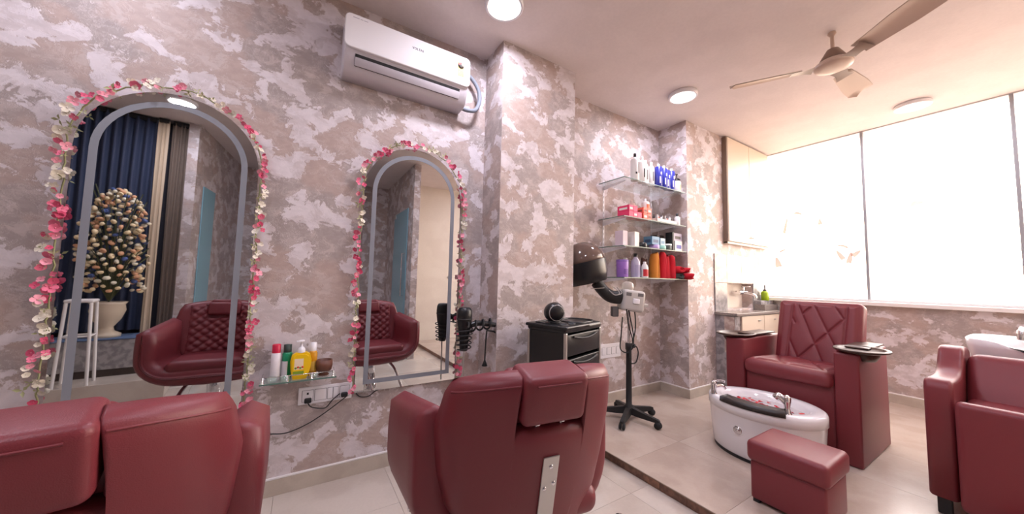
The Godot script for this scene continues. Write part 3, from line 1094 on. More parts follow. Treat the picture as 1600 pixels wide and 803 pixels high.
# ---------------------------------------------------------------- air conditioner
func _air_conditioner() -> void:
	var o := thing("air_conditioner", "white split air conditioner with yellow energy label high on the papered wall", "air conditioner", Vector3(0.565, 2.53, -2.41))
	var wm: Material = mats["white_plastic"]
	# side profile (z depth, y) pushed along x
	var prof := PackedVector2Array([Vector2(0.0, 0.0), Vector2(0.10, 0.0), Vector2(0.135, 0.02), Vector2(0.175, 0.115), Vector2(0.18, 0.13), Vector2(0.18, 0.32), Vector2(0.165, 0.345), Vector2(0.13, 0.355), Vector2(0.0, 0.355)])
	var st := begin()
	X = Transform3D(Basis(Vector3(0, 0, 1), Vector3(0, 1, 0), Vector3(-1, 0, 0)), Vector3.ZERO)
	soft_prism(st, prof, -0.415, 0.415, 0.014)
	part("body", st, mat("ac_body_shade", rgb8(200, 194, 200), 0.4), o)  # greyer than the panel: shade of the downturned underside put into the colour
	# front panel
	st = begin()
	var outline_p := PackedVector2Array()
	for q in [[0.385, 0.31, 0.0], [-0.385, 0.31, PI / 2], [-0.385, 0.16, PI], [0.385, 0.16, PI * 1.5]]:
		for k in 5:
			var a: float = q[2] + PI / 2 * k / 4
			outline_p.append(Vector2(q[0] + cos(a) * 0.033, q[1] + sin(a) * 0.033))
	soft_prism(st, outline_p, 0.172, 0.197, 0.006)
	part("front_panel", st, mats["white_gloss"], o)
	# air outlet: dark slot, louvre
	var ang := atan2(0.175 - 0.135, 0.115 - 0.02)
	var B := Basis(Vector3.RIGHT, ang)
	st = begin()
	X = Transform3D(B, Vector3(-0.0, 0.07, 0.157))
	bx(st, Vector3(0, 0.004, 0.0), Vector3(0.70, 0.072, 0.004), 0.001, 1)
	part("outlet_slot", st, mats["black_matt"], o)
	st = begin()
	X = Transform3D(B, Vector3(-0.0, 0.066, 0.160))
	bx(st, Vector3(0, -0.002, 0.002), Vector3(0.70, 0.05, 0.006), 0.002, 2)
	part("louvre", st, mat("ac_louvre", rgb8(184, 178, 184), 0.45), o)
	# printed lettering and stickers
	text_part("VOLTAS", 0.022, 0.0006, mat("ac_print", rgb8(96, 94, 104), 0.5), o, Transform3D(Basis(), Vector3(0.03, 0.268, 0.1973)))
	for q in [[-0.375, -0.34], [-0.334, -0.318], [-0.313, -0.29]]:
		box_part("printed_line", mat("ac_print_pale", rgb8(170, 164, 174), 0.5), o, Vector3(q[0], 0.318, 0.1968), Vector3(q[1], 0.322, 0.1974))
	var lb := box_part("energy_label", mat("label_yellow", rgb8(224, 190, 30), 0.5), o, Vector3(0.318, 0.188, 0.197), Vector3(0.368, 0.29, 0.1978))
	st = begin()
	X = Transform3D(Basis(Vector3.RIGHT, PI / 2), Vector3(0, 0.03, 0.0002))
	lathe(st, [Vector2(0.024, 0.0), Vector2(0.024, 0.0008), Vector2(0.0, 0.0008)], Vector3.ZERO, 20)
	part("dial", st, mat("label_dark", rgb8(62, 52, 44), 0.5), lb)
	for k in 5:
		var star := PackedVector2Array()
		for q in 10:
			var rr := 0.0065 if q % 2 == 0 else 0.003
			star.append(Vector2(sin(TAU * q / 10) * rr, cos(TAU * q / 10) * rr))
		st = begin()
		var an := PI * (0.12 + 0.19 * k)
		X = Transform3D(Basis(), Vector3(-cos(an) * 0.016, 0.03 + sin(an) * 0.015, 0.0005))
		prism(st, star, 0.0, 0.0012)
		part("star", st, mat("star_red", rgb8(196, 60, 46), 0.5) if k < 3 else mat("star_pale", rgb8(222, 206, 160), 0.5), lb)
	for k in 4:
		box_part("printed_line", mat("label_line", rgb8(150, 128, 52), 0.5), lb, Vector3(-0.018, -0.008 - k * 0.011, 0.0004), Vector3(0.018 - 0.006 * (k % 2), -0.004 - k * 0.011, 0.0008))
	# refrigerant hose
	st = begin()
	tube(st, curve([Vector3(0.41, 0.30, 0.05), Vector3(0.48, 0.30, 0.06), Vector3(0.545, 0.22, 0.07), Vector3(0.555, 0.12, 0.08), Vector3(0.52, 0.035, 0.09), Vector3(0.46, 0.012, 0.09), Vector3(0.40, 0.02, 0.08)], 6), 0.016, 10)
	part("hose", st, mat("hose_grey", rgb8(134, 140, 152), 0.6), o)
	st = begin()
	tube(st, curve([Vector3(0.30, 0.35, 0.05), Vector3(0.315, 0.40, 0.04), Vector3(0.34, 0.43, 0.015), Vector3(0.38, 0.40, 0.012), Vector3(0.42, 0.33, 0.012)], 5), 0.006, 6)
	part("cable", st, mats["black_matt"], o)

# ---------------------------------------------------------------- shelf by the mirror
func _bottle(called: String, label: String, category: String, at: Vector3, prof: Array, m: Material, cap: Array, cm: Material, lab: Array, group := "", sx := 1.0, sz := 1.0, turn := 0.0) -> Node3D:
	# prof / cap: [r, y] pairs; lab: [r, y0, y1, material]
	var o := thing(called, label, category, at, turn, group)
	var st := begin()
	var p := []
	for q in prof:
		p.append(Vector2(q[0], q[1]))
	lathe(st, p, Vector3.ZERO, 18, sx, sz)
	part("body", st, m, o)
	if cap.size() > 0:
		st = begin()
		p = []
		for q in cap:
			p.append(Vector2(q[0], q[1]))
		lathe(st, p, Vector3.ZERO, 14)
		part("cap", st, cm, o)
	for L in lab:
		st = begin()
		st.set_smooth_group(0)
		var a0: float = L[4] if L.size() > 4 else 0.0
		var a1: float = L[5] if L.size() > 5 else TAU
		grid(st, 14, 1, func(u, v):
			var a := lerpf(a0, a1, u)
			return Vector3(cos(a) * L[0] * sx, lerpf(L[1], L[2], v), sin(a) * L[0] * sz))
		part("printed_label", st, L[3], o)
	return o

func _glass_plate(called: String, o: Node3D, a: Vector3, b: Vector3) -> void:
	box_part(called, mats["shelf_glass"], o, a, b, 0.0015)

func _wall_shelf() -> void:
	var y := 0.66
	var o := thing("glass_shelf", "small glass shelf with chrome rail and pegs between the two mirrors", "shelf", Vector3(0.03, y, -2.41))
	_glass_plate("glass_plate", o, Vector3(-0.185, -0.008, 0.012), Vector3(0.185, 0.0, 0.132))
	box_part("front_edge", mats["glass_edge"], o, Vector3(-0.185, -0.008, 0.132), Vector3(0.185, 0.0, 0.1335))
	for sx in [-0.17, -0.06, 0.06, 0.17]:
		var st := begin()
		lathe(st, [Vector2(0, 0.034), Vector2(0.006, 0.032), Vector2(0.006, 0.004), Vector2(0.009, 0.002), Vector2(0.009, -0.012), Vector2(0.0, -0.014)], Vector3(sx, 0, 0.122), 10)
		part("rail_post", st, mats["chrome"], o)
	var st := begin()
	tube(st, [Vector3(-0.175, 0.03, 0.03), Vector3(-0.175, 0.03, 0.122), Vector3(0.175, 0.03, 0.122), Vector3(0.175, 0.03, 0.03)], 0.003, 6)
	part("rail", st, mats["chrome"], o)
	for sx in [-0.13, 0.13]:
		box_part("wall_clamp", mats["chrome"], o, Vector3(sx - 0.014, -0.02, 0.0), Vector3(sx + 0.014, 0.012, 0.03), 0.003)
	var wb := mat("bottle_white", rgb8(228, 222, 226), 0.35)
	var g := "bottles on the small glass shelf"
	_bottle("bottle", "slim white bottle with crimson cap on the small glass shelf", "bottle", Vector3(-0.09, y, -2.345), [[0, 0], [0.021, 0], [0.023, 0.004], [0.023, 0.148], [0.019, 0.153], [0, 0.153]], wb, [[0.0205, 0.15], [0.0205, 0.196], [0.018, 0.199], [0, 0.199]], mat("cap_crimson", rgb8(196, 30, 66), 0.35), [], g)
	_bottle("bottle", "green bottle with dark cap on the small glass shelf", "bottle", Vector3(-0.037, y, -2.362), [[0, 0], [0.022, 0], [0.025, 0.004], [0.025, 0.14], [0.02, 0.148], [0, 0.148]], mat("bottle_green", rgb8(22, 142, 98), 0.35), [[0.02, 0.146], [0.02, 0.19], [0.0, 0.192]], mat("cap_dark_green", rgb8(46, 62, 54), 0.4), [[0.0254, 0.02, 0.1, wb, 1.4, 3.2]], g)
	# yellow pump bottle with a curved body
	var pb := thing("pump_bottle", "yellow pump bottle with white pump and fruit label on the small glass shelf", "bottle", Vector3(0.03, y, -2.325), 0.0, g)
	var ym := mat("bottle_yellow", rgb8(238, 196, 22), 0.3)
	var outline := PackedVector2Array()
	for p in [[-0.034, 0.0], [0.03, 0.0], [0.038, 0.015], [0.05, 0.06], [0.054, 0.10], [0.046, 0.135], [0.028, 0.148], [-0.024, 0.148], [-0.044, 0.135], [-0.05, 0.10], [-0.046, 0.05]]:
		outline.append(Vector2(p[0], p[1]))
	st = begin()
	prism(st, outline, -0.018, 0.018)
	var ins := PackedVector2Array()
	for p in outline:
		ins.append(Vector2(p.x * 0.82, 0.074 + (p.y - 0.074) * 0.86))
	prism(st, ins, -0.024, 0.024)
	part("body", st, ym, pb)
	st = begin()
	lathe(st, [Vector2(0.02, 0.146), Vector2(0.02, 0.162), Vector2(0.014, 0.175), Vector2(0.006, 0.18), Vector2(0.006, 0.205), Vector2(0.014, 0.207), Vector2(0.014, 0.216), Vector2(0, 0.218)], Vector3.ZERO, 14)
	bx(st, Vector3(-0.012, 0.211, 0.012), Vector3(0.03, 0.008, 0.012), 0.002)
	part("pump", st, mats["white_plastic"], pb)
	box_part("printed_label", mat("label_cream", rgb8(236, 216, 186), 0.5), pb, Vector3(-0.03, 0.055, 0.024), Vector3(0.014, 0.115, 0.0246))
	for q in 4:
		st = begin()
		X = Transform3D(Basis(Vector3.RIGHT, PI / 2), Vector3(-0.022 + 0.011 * q, 0.064 + 0.004 * (q % 2), 0.0245))
		lathe(st, [Vector2(0.006, 0), Vector2(0.006, 0.0008), Vector2(0, 0.0008)], Vector3.ZERO, 10)
		part("printed_fruit", st, mat("fruit_red", rgb8(206, 70, 34), 0.5) if q % 2 else mat("fruit_green", rgb8(120, 150, 40), 0.5), pb)
	box_part("printed_band", mat("fruit_green", rgb8(120, 150, 40), 0.5), pb, Vector3(-0.034, 0.03, 0.024), Vector3(0.018, 0.046, 0.0246))
	_bottle("bottle", "amber oil bottle with tall white cap on the small glass shelf", "bottle", Vector3(0.092, y, -2.362), [[0, 0], [0.02, 0], [0.0225, 0.004], [0.0225, 0.13], [0.016, 0.145], [0, 0.145]], mat("bottle_amber", rgb8(206, 146, 32), 0.2), [[0.0165, 0.143], [0.0165, 0.192], [0, 0.194]], mats["white_plastic"], [[0.0229, 0.03, 0.085, mat("label_gold", rgb8(226, 190, 90), 0.5)]], g)
	var bw := _bottle("wooden_bowl", "small brown wooden bowl on the end of the glass shelf", "bowl", Vector3(0.152, y, -2.34), [[0, 0.0], [0.026, 0], [0.03, 0.006], [0.02, 0.016], [0.04, 0.03], [0.045, 0.055], [0.043, 0.09], [0.039, 0.09], [0.04, 0.055], [0.03, 0.03], [0, 0.028]], mat("bowl_wood", rgb8(100, 58, 42), 0.45), [], ym, [])
	bw.set_meta("label", "small brown wooden bowl on the end of the small glass shelf")
	for q in [[-0.1, -2.3, 0.02, "clear glass tea light holder before the white bottle on the small shelf"], [-0.04, -2.295, 0.018, "clear glass tea light holder before the green bottle on the small shelf"], [0.098, -2.3, 0.018, "clear glass tea light holder before the amber bottle on the small shelf"]]:
		_bottle("glass_holder", q[3], "glass holder", Vector3(q[0], y, q[1]), [[0, 0], [q[2], 0], [q[2] + 0.004, 0.028], [q[2] + 0.001, 0.028], [q[2] - 0.003, 0.005], [0, 0.005]], mats["shelf_glass"], [], ym, [], "glass holders on the small glass shelf")

# ---------------------------------------------------------------- sockets and cords
func _sockets() -> void:
	var o := thing("socket_plate", "white wall plate with switches and two sockets beneath the small glass shelf", "socket", Vector3(0.175, 0.532, -2.41))
	var wp: Material = mats["white_plastic"]
	box_part("plate", wp, o, Vector3(-0.145, -0.05, 0.0), Vector3(0.145, 0.05, 0.014), 0.004, 2)
	var dk := mat("socket_grey", rgb8(120, 118, 122), 0.5)
	for q in [[-0.125, -0.07, "socket_module"], [-0.06, 0.0, "switch_rocker"], [0.008, 0.035, "switch_rocker"], [0.038, 0.065, "switch_rocker"], [0.075, 0.128, "socket_module"]]:
		box_part("module_gap", dk, o, Vector3(q[0] - 0.002, -0.034, 0.0135), Vector3(q[1] + 0.002, 0.034, 0.0148))
		box_part(q[2], wp, o, Vector3(q[0], -0.032, 0.0135), Vector3(q[1], 0.032, 0.0185), 0.002, 2)
	box_part("socket_hole", mats["black_matt"], o, Vector3(-0.102, 0.008, 0.018), Vector3(-0.092, 0.02, 0.0192))
	# black plugs and cords: one thing each
	var pl := thing("plug_cord", "black plug and braided cord trailing left from the socket plate", "cord", Vector3(0.08, 0.51, -2.388))
	var st := begin()
	bx(st, Vector3(0, 0, 0.012), Vector3(0.038, 0.028, 0.026), 0.008, 3)
	part("plug", st, mats["black_matt"], pl)
	st = begin()
	tube(st, curve([Vector3(0.0, -0.012, 0.018), Vector3(0.02, -0.04, 0.012), Vector3(0.07, -0.06, 0.0), Vector3(0.1, -0.058, 0.0), Vector3(0.13, -0.02, 0.004), Vector3(0.17, 0.016, 0.012)], 6), 0.0035, 6)
	part("cord", st, mats["black_matt"], pl)
	var p2 := thing("plug_cord", "black plug at the right socket with a long cord sagging towards the first chair", "cord", Vector3(0.275, 0.515, -2.388))
	st = begin()
	bx(st, Vector3(0, 0, 0.012), Vector3(0.038, 0.028, 0.026), 0.008, 3)
	part("plug", st, mats["black_matt"], p2)
	st = begin()
	tube(st, curve([Vector3(0.01, -0.012, 0.018), Vector3(-0.04, -0.05, 0.01), Vector3(-0.10, -0.095, 0.0), Vector3(-0.19, -0.145, -0.002), Vector3(-0.29, -0.175, -0.004), Vector3(-0.37, -0.165, -0.002), Vector3(-0.46, -0.155, 0.0), Vector3(-0.62, -0.12, 0.0), Vector3(-0.7, -0.1, 0.0)], 6), 0.0035, 6)
	part("cord", st, mats["black_matt"], p2)
	var p3 := thing("mirror_cord", "short black cord looping out from under the glass-door mirror", "cord", Vector3(0.37, 0.5, -2.405))
	st = begin()
	tube(st, curve([Vector3(-0.03, 0.012, 0.0), Vector3(0.0, -0.02, 0.004), Vector3(0.05, -0.025, 0.004), Vector3(0.09, 0.0, 0.004), Vector3(0.13, 0.014, 0.0)], 6), 0.0035, 6)
	part("cord", st, mats["black_matt"], p3)
	# plate in the recess behind the hood dryer
	var s2 := thing("socket_plate", "cream switch plate low on the recess wall behind the hood dryer pole", "socket", Vector3(2.71, 0.56, -2.42))
	box_part("plate", wp, s2, Vector3(-0.15, -0.07, 0.0), Vector3(0.15, 0.07, 0.012), 0.003)
	for k in 4:
		box_part("module_gap", dk, s2, Vector3(-0.127 + k * 0.068, -0.036, 0.0115), Vector3(-0.077 + k * 0.068, 0.036, 0.0125))
		box_part("switch_rocker", wp, s2, Vector3(-0.125 + k * 0.068, -0.034, 0.0118), Vector3(-0.079 + k * 0.068, 0.034, 0.016), 0.002)

# ---------------------------------------------------------------- hair dryer and holder
func _dryer_holder() -> void:
	var o := thing("dryer_holder", "coiled black wire holder fixed to the wall beside the glass-door mirror", "holder", Vector3(0.985, 0.878, -2.18))
	var wire := mat("black_wire", rgb8(34, 34, 36), 0.35)
	var st := begin()
	var pts := []
	for i in 91:
		var t := i / 90.0
		var a := t * TAU * 4.5
		var r := lerpf(0.058, 0.048, t)
		pts.append(Vector3(cos(a) * r, 0.03 - t * 0.14, sin(a) * r))
	pts.append(Vector3(0.0, -0.115, 0.01))
	tube(st, pts, 0.0045, 7)
	part("coil", st, wire, o)
	st = begin()
	tube(st, curve([Vector3(0.058, 0.03, 0.0), Vector3(0.06, 0.035, -0.12), Vector3(0.085, 0.035, -0.224)], 5), 0.005, 7)
	bx(st, Vector3(0.085, 0.035, -0.224), Vector3(0.04, 0.06, 0.008), 0.003)
	part("wall_arm", st, wire, o)
	st = begin()
	tube(st, [Vector3(0.0, -0.115, 0.01), Vector3(0.0, -0.16, 0.005), Vector3(0.0, -0.42, 0.0)], 0.005, 7)
	part("drop_rod", st, mats["steel"], o)
	# dryer resting nose down in the coil
	var d := thing("hair_dryer", "black hair dryer in the coiled wall holder, cord wound round its handle", "hair dryer", Vector3(0.985, 0.878, -2.18))
	var bm: Material = mats["black_plastic"]
	st = begin()
	lathe(st, [Vector2(0.0, -0.12), Vector2(0.026, -0.12), Vector2(0.03, -0.1), Vector2(0.034, -0.02), Vector2(0.044, 0.03), Vector2(0.05, 0.075), Vector2(0.052, 0.12), Vector2(0.049, 0.155), Vector2(0.04, 0.172), Vector2(0.03, 0.176), Vector2(0.0, 0.177)], Vector3.ZERO, 24)
	part("barrel", st, bm, d)
	st = begin()
	lathe(st, [Vector2(0.05, 0.09), Vector2(0.0535, 0.092), Vector2(0.0535, 0.1), Vector2(0.05, 0.102)], Vector3.ZERO, 24)
	part("trim_ring", st, mats["black_matt"], d)
	st = begin()
	tube(st, curve([Vector3(0.03, 0.05, 0.01), Vector3(0.1, 0.065, 0.02), Vector3(0.18, 0.055, 0.03), Vector3(0.225, 0.048, 0.035)], 5), 0.021, 12, 0.017)
	part("handle", st, bm, d)
	# cord wrapped round the handle, its end hanging with the plug
	var c := Node3D.new()
	c.name = "power_cord"
	d.add_child(c, true)
	st = begin()
	var cp := []
	for i in 61:
		var t := i / 60.0
		var a := t * TAU * 3.5
		cp.append(Vector3(lerpf(0.0, 0.2, t) , 0.045 + lerpf(0.0, 0.015, t) + sin(a) * 0.034, 0.03 + cos(a) * 0.036))
	cp.append(Vector3(0.25, 0.03, 0.03))
	cp.append(Vector3(0.3, -0.005, 0.03))
	cp.append(Vector3(0.305, -0.03, 0.03))
	cp.append(Vector3(0.28, -0.035, 0.03))
	cp.append(Vector3(0.22, 0.0, 0.03))
	cp.append(Vector3(0.15, 0.015, 0.05))
	tube(st, curve(cp, 2), 0.0065, 7)
	part("wound_cord", st, mats["rubber"], c)
	st = begin()
	tube(st, curve([Vector3(0.15, 0.015, 0.05), Vector3(0.145, -0.06, 0.05), Vector3(0.143, -0.19, 0.045)], 6), 0.0055, 7)
	part("hanging_cord", st, mats["rubber"], c)
	st = begin()
	lathe(st, [Vector2(0.006, 0.04), Vector2(0.009, 0.03), Vector2(0.021, 0.0), Vector2(0.0, 0.0)], Vector3(0.143, -0.23, 0.045), 10)
	part("plug", st, mats["rubber"], c)

# ---------------------------------------------------------------- trolley
func _trolley() -> void:
	var o := thing("salon_trolley", "black plastic salon trolley with drawers in front of the papered pillar", "trolley", Vector3(1.60, 0.0, -1.83), deg_to_rad(17.0))
	var bp: Material = mats["black_plastic"]
	var hx := 0.235
	var hz := 0.145
	# tray top with a rounded rim and wells
	var st := begin()
	bx(st, Vector3(0, 0.945, 0), Vector3(hx * 2 + 0.02, 0.05, hz * 2 + 0.02), 0.022, 4)
	bx(st, Vector3(-0.1, 0.958, 0.0), Vector3(0.3, 0.022, hz * 2 + 0.04), 0.01, 3)
	part("tray", st, bp, o)
	for q in [[0.08, 0.02, 0.22, 0.18], [-0.14, -0.06, 0.14, 0.08]]:
		st = begin()
		tube(st, curve([Vector3(q[0] - q[2] / 2, 0.972, q[1] - q[3] / 2), Vector3(q[0] + q[2] / 2, 0.972, q[1] - q[3] / 2), Vector3(q[0] + q[2] / 2, 0.972, q[1] + q[3] / 2), Vector3(q[0] - q[2] / 2, 0.972, q[1] + q[3] / 2), Vector3(q[0] - q[2] / 2, 0.972, q[1] - q[3] / 2)], 4), 0.007, 6)
		part("well_rim", st, bp, o)
	for q in [[-0.17, 0.09, 0.028], [-0.09, 0.1, 0.024]]:
		st = begin()
		lathe(st, [Vector2(q[2] + 0.006, 0.968), Vector2(q[2] + 0.004, 0.975), Vector2(q[2], 0.975), Vector2(q[2] - 0.002, 0.969)], Vector3(q[0], 0, q[1]), 16)
		part("tool_ring", st, bp, o)
	box_part("left_panel", bp, o, Vector3(-hx, 0.12, -hz + 0.01), Vector3(-hx + 0.016, 0.925, hz - 0.01), 0.004)
	box_part("right_panel", bp, o, Vector3(hx - 0.016, 0.12, -hz + 0.01), Vector3(hx, 0.925, hz - 0.01), 0.004)
	box_part("back_panel", bp, o, Vector3(-hx, 0.12, -hz), Vector3(hx, 0.925, -hz + 0.014), 0.004)
	box_part("bottom_panel", bp, o, Vector3(-hx, 0.1, -hz), Vector3(hx, 0.13, hz), 0.006)
	for sx in [-1, 1]:
		st = begin()
		bx(st, Vector3(sx * (hx - 0.008), 0.52, hz - 0.003), Vector3(0.02, 0.81, 0.02), 0.004)
		part("aluminium_post", st, mats["steel"], o)
	st = begin()
	bx(st, Vector3(-hx + 0.002, 0.52, -hz + 0.004), Vector3(0.018, 0.81, 0.018), 0.004)
	part("aluminium_post", st, mats["steel"], o)
	for k in 5:
		var y := 0.845 - k * 0.155
		st = begin()
		bx(st, Vector3(0, y, hz - 0.01), Vector3(hx * 2 - 0.045, 0.135, 0.03), 0.006, 2)
		var dr := part("drawer", st, bp, o)
		st = begin()
		var pts := []
		for i in 11:
			var t := i / 10.0 * 2 - 1
			pts.append(Vector3(t * 0.155, y + 0.052 - 0.016 * (1 - t * t), hz + 0.012 + 0.012 * (1 - t * t)))
		tube(st, pts, 0.007, 8)
		part("grip", st, mats["black_matt"], dr)
	for sx in [-1, 1]:
		for sz in [-1, 1]:
			st = begin()
			X = Transform3D(Basis(Vector3(0, 0, 1), PI / 2), Vector3(sx * (hx - 0.04), 0.035, sz * (hz - 0.04)))
			lathe(st, [Vector2(0, -0.012), Vector2(0.033, -0.012), Vector2(0.035, 0.0), Vector2(0.033, 0.012), Vector2(0, 0.012)], Vector3.ZERO, 14)
			X = Transform3D()
			cyl(st, Vector3(sx * (hx - 0.04), 0.04, sz * (hz - 0.04)), Vector3(sx * (hx - 0.04), 0.11, sz * (hz - 0.04)), 0.008, 8)
			part("castor", st, mats["rubber"], o)
	# round black thing on the tray
	var b := thing("round_speaker", "round black ball-shaped device with a thin ring on the trolley top", "device", Vector3(1.475, 0.9705, -1.80), deg_to_rad(-20))
	st = begin()
	X = Transform3D(Basis(Vector3.RIGHT, PI / 2), Vector3(0, 0.068, 0.0))
	lathe(st, [Vector2(0.0, 0.05), Vector2(0.045, 0.047), Vector2(0.06, 0.035), Vector2(0.07, 0.0), Vector2(0.066, -0.035), Vector2(0.045, -0.06), Vector2(0, -0.07)], Vector3.ZERO, 26)
	part("shell", st, mats["black_plastic"], b)
	st = begin()
	X = Transform3D(Basis(Vector3.RIGHT, PI / 2), Vector3(0, 0.068, 0.0))
	lathe(st, [Vector2(0.05, 0.047), Vector2(0.052, 0.0475), Vector2(0.054, 0.044), Vector2(0.05, 0.044)], Vector3.ZERO, 26)
	part("ring", st, mats["grey_plastic"], b)
	st = begin()
	lathe(st, [Vector2(0, 0.0), Vector2(0.045, 0.0), Vector2(0.043, 0.01), Vector2(0.03, 0.016), Vector2(0, 0.016)], Vector3.ZERO, 18)
	part("foot", st, mats["black_matt"], b)

# ---------------------------------------------------------------- hood dryer
func _hood_dryer() -> void:
	var o := thing("hood_dryer", "smoked hood hair steamer on a pole with five-armed black castor base", "hair dryer", Vector3(2.53, PLAT, -2.04))
	var bm: Material = mats["black_matt"]
	# star base
	for k in 5:
		var a := deg_to_rad(-63 + 72 * k)
		var d := Vector3(sin(a), 0, cos(a))
		var st := begin()
		var s := d.cross(Vector3.UP)
		var prof := [[0.02, 0.115, 0.055, 0.03], [0.1, 0.1, 0.05, 0.026], [0.2, 0.085, 0.05, 0.022], [0.265, 0.075, 0.052, 0.02], [0.275, 0.07, 0.055, 0.014]]
		st.set_smooth_group(-1)
		for i in prof.size() - 1:
			var p: Array = prof[i]
			var q: Array = prof[i + 1]
			var A := [d * p[0] + s * p[3] + Y3 * p[2], d * p[0] + s * p[3] * 0.7 + Y3 * p[1], d * p[0] - s * p[3] * 0.7 + Y3 * p[1], d * p[0] - s * p[3] + Y3 * p[2]]
			var B := [d * q[0] + s * q[3] + Y3 * q[2], d * q[0] + s * q[3] * 0.7 + Y3 * q[1], d * q[0] - s * q[3] * 0.7 + Y3 * q[1], d * q[0] - s * q[3] + Y3 * q[2]]
			for m in 4:
				quad(st, A[m], A[(m + 1) % 4], B[(m + 1) % 4], B[m])
			if i == prof.size() - 2:
				quad(st, B[0], B[1], B[2], B[3])
		var leg := part("base_arm", st, bm, o)
		st = begin()
		var c := d * 0.262 + Y3 * 0.029
		X = Transform3D(Basis(s, d, Vector3.UP), c)
		X = X * Transform3D(Basis(Vector3(0, 0, 1), PI / 2), Vector3.ZERO)
		for off in [-0.014, 0.014]:
			lathe(st, [Vector2(0, -0.008 + off), Vector2(0.026, -0.008 + off), Vector2(0.028, off), Vector2(0.026, 0.008 + off), Vector2(0, 0.008 + off)], Vector3.ZERO, 14)
		part("castor", st, mats["rubber"], leg)
	var st := begin()
	lathe(st, [Vector2(0.045, 0.06), Vector2(0.045, 0.115), Vector2(0.026, 0.13), Vector2(0.024, 0.6), Vector2(0.03, 0.605), Vector2(0.03, 0.66), Vector2(0.0, 0.665)], Vector3.ZERO, 16)
	part("lower_pole", st, bm, o)
	st = begin()
	lathe(st, [Vector2(0, 0.02), Vector2(0.016, 0.016), Vector2(0.02, 0.0), Vector2(0.016, -0.016), Vector2(0, -0.02)], Vector3(0.05, 0.635, 0.01), 12)
	cyl(st, Vector3(0.02, 0.635, 0.005), Vector3(0.05, 0.635, 0.01), 0.008, 8)
	part("clamp_knob", st, bm, o)
	st = begin()
	cyl(st, Vector3(0, 0.66, 0), Vector3(0, 0.98, 0), 0.014, 14)
	part("chrome_pole", st, mats["chrome"], o)
	# head unit: axis of the machine leans from the box up-left to the hood
	var gm := mat("box_grey", rgb8(186, 182, 178), 0.4)
	var h := Node3D.new()
	h.name = "head_unit"
	o.add_child(h, true)
	h.position = Vector3(0, 1.04, 0)
	h.rotation.y = deg_to_rad(-30)
	st = begin()
	X = Transform3D(Basis(Vector3(0, 0, 1), -0.12), Vector3(0.02, 0.0, 0))
	bx(st, Vector3(0, 0.0, 0), Vector3(0.2, 0.19, 0.16), 0.03, 4)
	part("control_box", st, gm, h)
	st = begin()
	X = Transform3D(Basis(Vector3(0, 0, 1), -0.12), Vector3(0.02, 0.0, 0))
	bx(st, Vector3(-0.055, 0.055, 0.08), Vector3(0.045, 0.03, 0.006), 0.001)
	bx(st, Vector3(0.05, 0.06, 0.08), Vector3(0.05, 0.028, 0.006), 0.001)
	part("switch_panel", st, mat("panel_grey", rgb8(104, 102, 102), 0.5), h)
	st = begin()
	X = Transform3D(Basis(Vector3(0, 0, 1), -0.12), Vector3(0.02, 0.0, 0))
	bx(st, Vector3(0.015, 0.0, 0.085), Vector3(0.06, 0.045, 0.014), 0.006, 3)
	part("dial_plate", st, mats["white_plastic"], h)
	st = begin()
	bx(st, Vector3(0.13, -0.04, 0.02), Vector3(0.06, 0.03, 0.06), 0.008, 3)
	part("drip_tray", st, gm, h)
	st = begin()
	lathe(st, [Vector2(0.05, 0.0), Vector2(0.055, 0.02), Vector2(0.05, 0.06), Vector2(0.03, 0.075), Vector2(0.0, 0.078)], Vector3(-0.01, 0.095, 0), 18)
	part("water_jar", st, glass("jar_glass", rgb8(214, 206, 198), 0.45), h)
	# black neck
	st = begin()
	tube(st, curve([Vector3(-0.06, 0.03, 0), Vector3(-0.15, 0.03, 0), Vector3(-0.22, 0.07, 0), Vector3(-0.30, 0.16, 0)], 6), 0.062, 16, 0.05)
	part("neck", st, bm, h)
	st = begin()
	bx(st, Vector3(-0.13, -0.1, 0.0), Vector3(0.06, 0.09, 0.06), 0.01, 3)
	part("adapter_box", st, mat("adapter_grey", rgb8(96, 92, 90), 0.5), h)
	# hood dome, opening to the lower left
	var sm := mat("smoked_hood", rgb8(98, 80, 72), 0.1)
	var ax := Basis(Vector3(0, 0, 1), 0.25)
	var hc := Vector3(-0.42, 0.315, 0.02)
	st = begin()
	X = Transform3D(ax, hc)
	lathe(st, [Vector2(0, 0.2), Vector2(0.06, 0.193), Vector2(0.115, 0.168), Vector2(0.16, 0.125), Vector2(0.188, 0.065), Vector2(0.197, 0.0), Vector2(0.192, 0.0), Vector2(0.18, 0.065), Vector2(0.15, 0.12), Vector2(0.1, 0.16), Vector2(0, 0.19)], Vector3.ZERO, 34)
	part("smoked_dome", st, sm, h)
	st = begin()
	X = Transform3D(ax, hc)
	lathe(st, [Vector2(0.198, 0.02), Vector2(0.2, 0.0), Vector2(0.19, -0.1), Vector2(0.165, -0.17), Vector2(0.155, -0.17), Vector2(0.175, -0.1), Vector2(0.19, 0.0), Vector2(0.193, 0.02)], Vector3.ZERO, 34)
	part("hood_skirt", st, mats["black_plastic"], h)
	st = begin()
	for i in 2:
		tube(st, curve([Vector3(-0.16 + 0.03 * i, 0.12, 0.06), Vector3(-0.11 + 0.02 * i, 0.07, 0.075), Vector3(-0.15, 0.05, 0.07), Vector3(-0.2, 0.09, 0.06)], 5), 0.004, 6)
	part("drain_hose", st, mats["grey_plastic"], h)
	st = begin()
	tube(st, [Vector3(-0.36, 0.1, 0.05), Vector3(-0.24, 0.11, 0.05)], 0.004, 6)
	part("lever", st, mats["steel"], h)
	# cords
	st = begin()
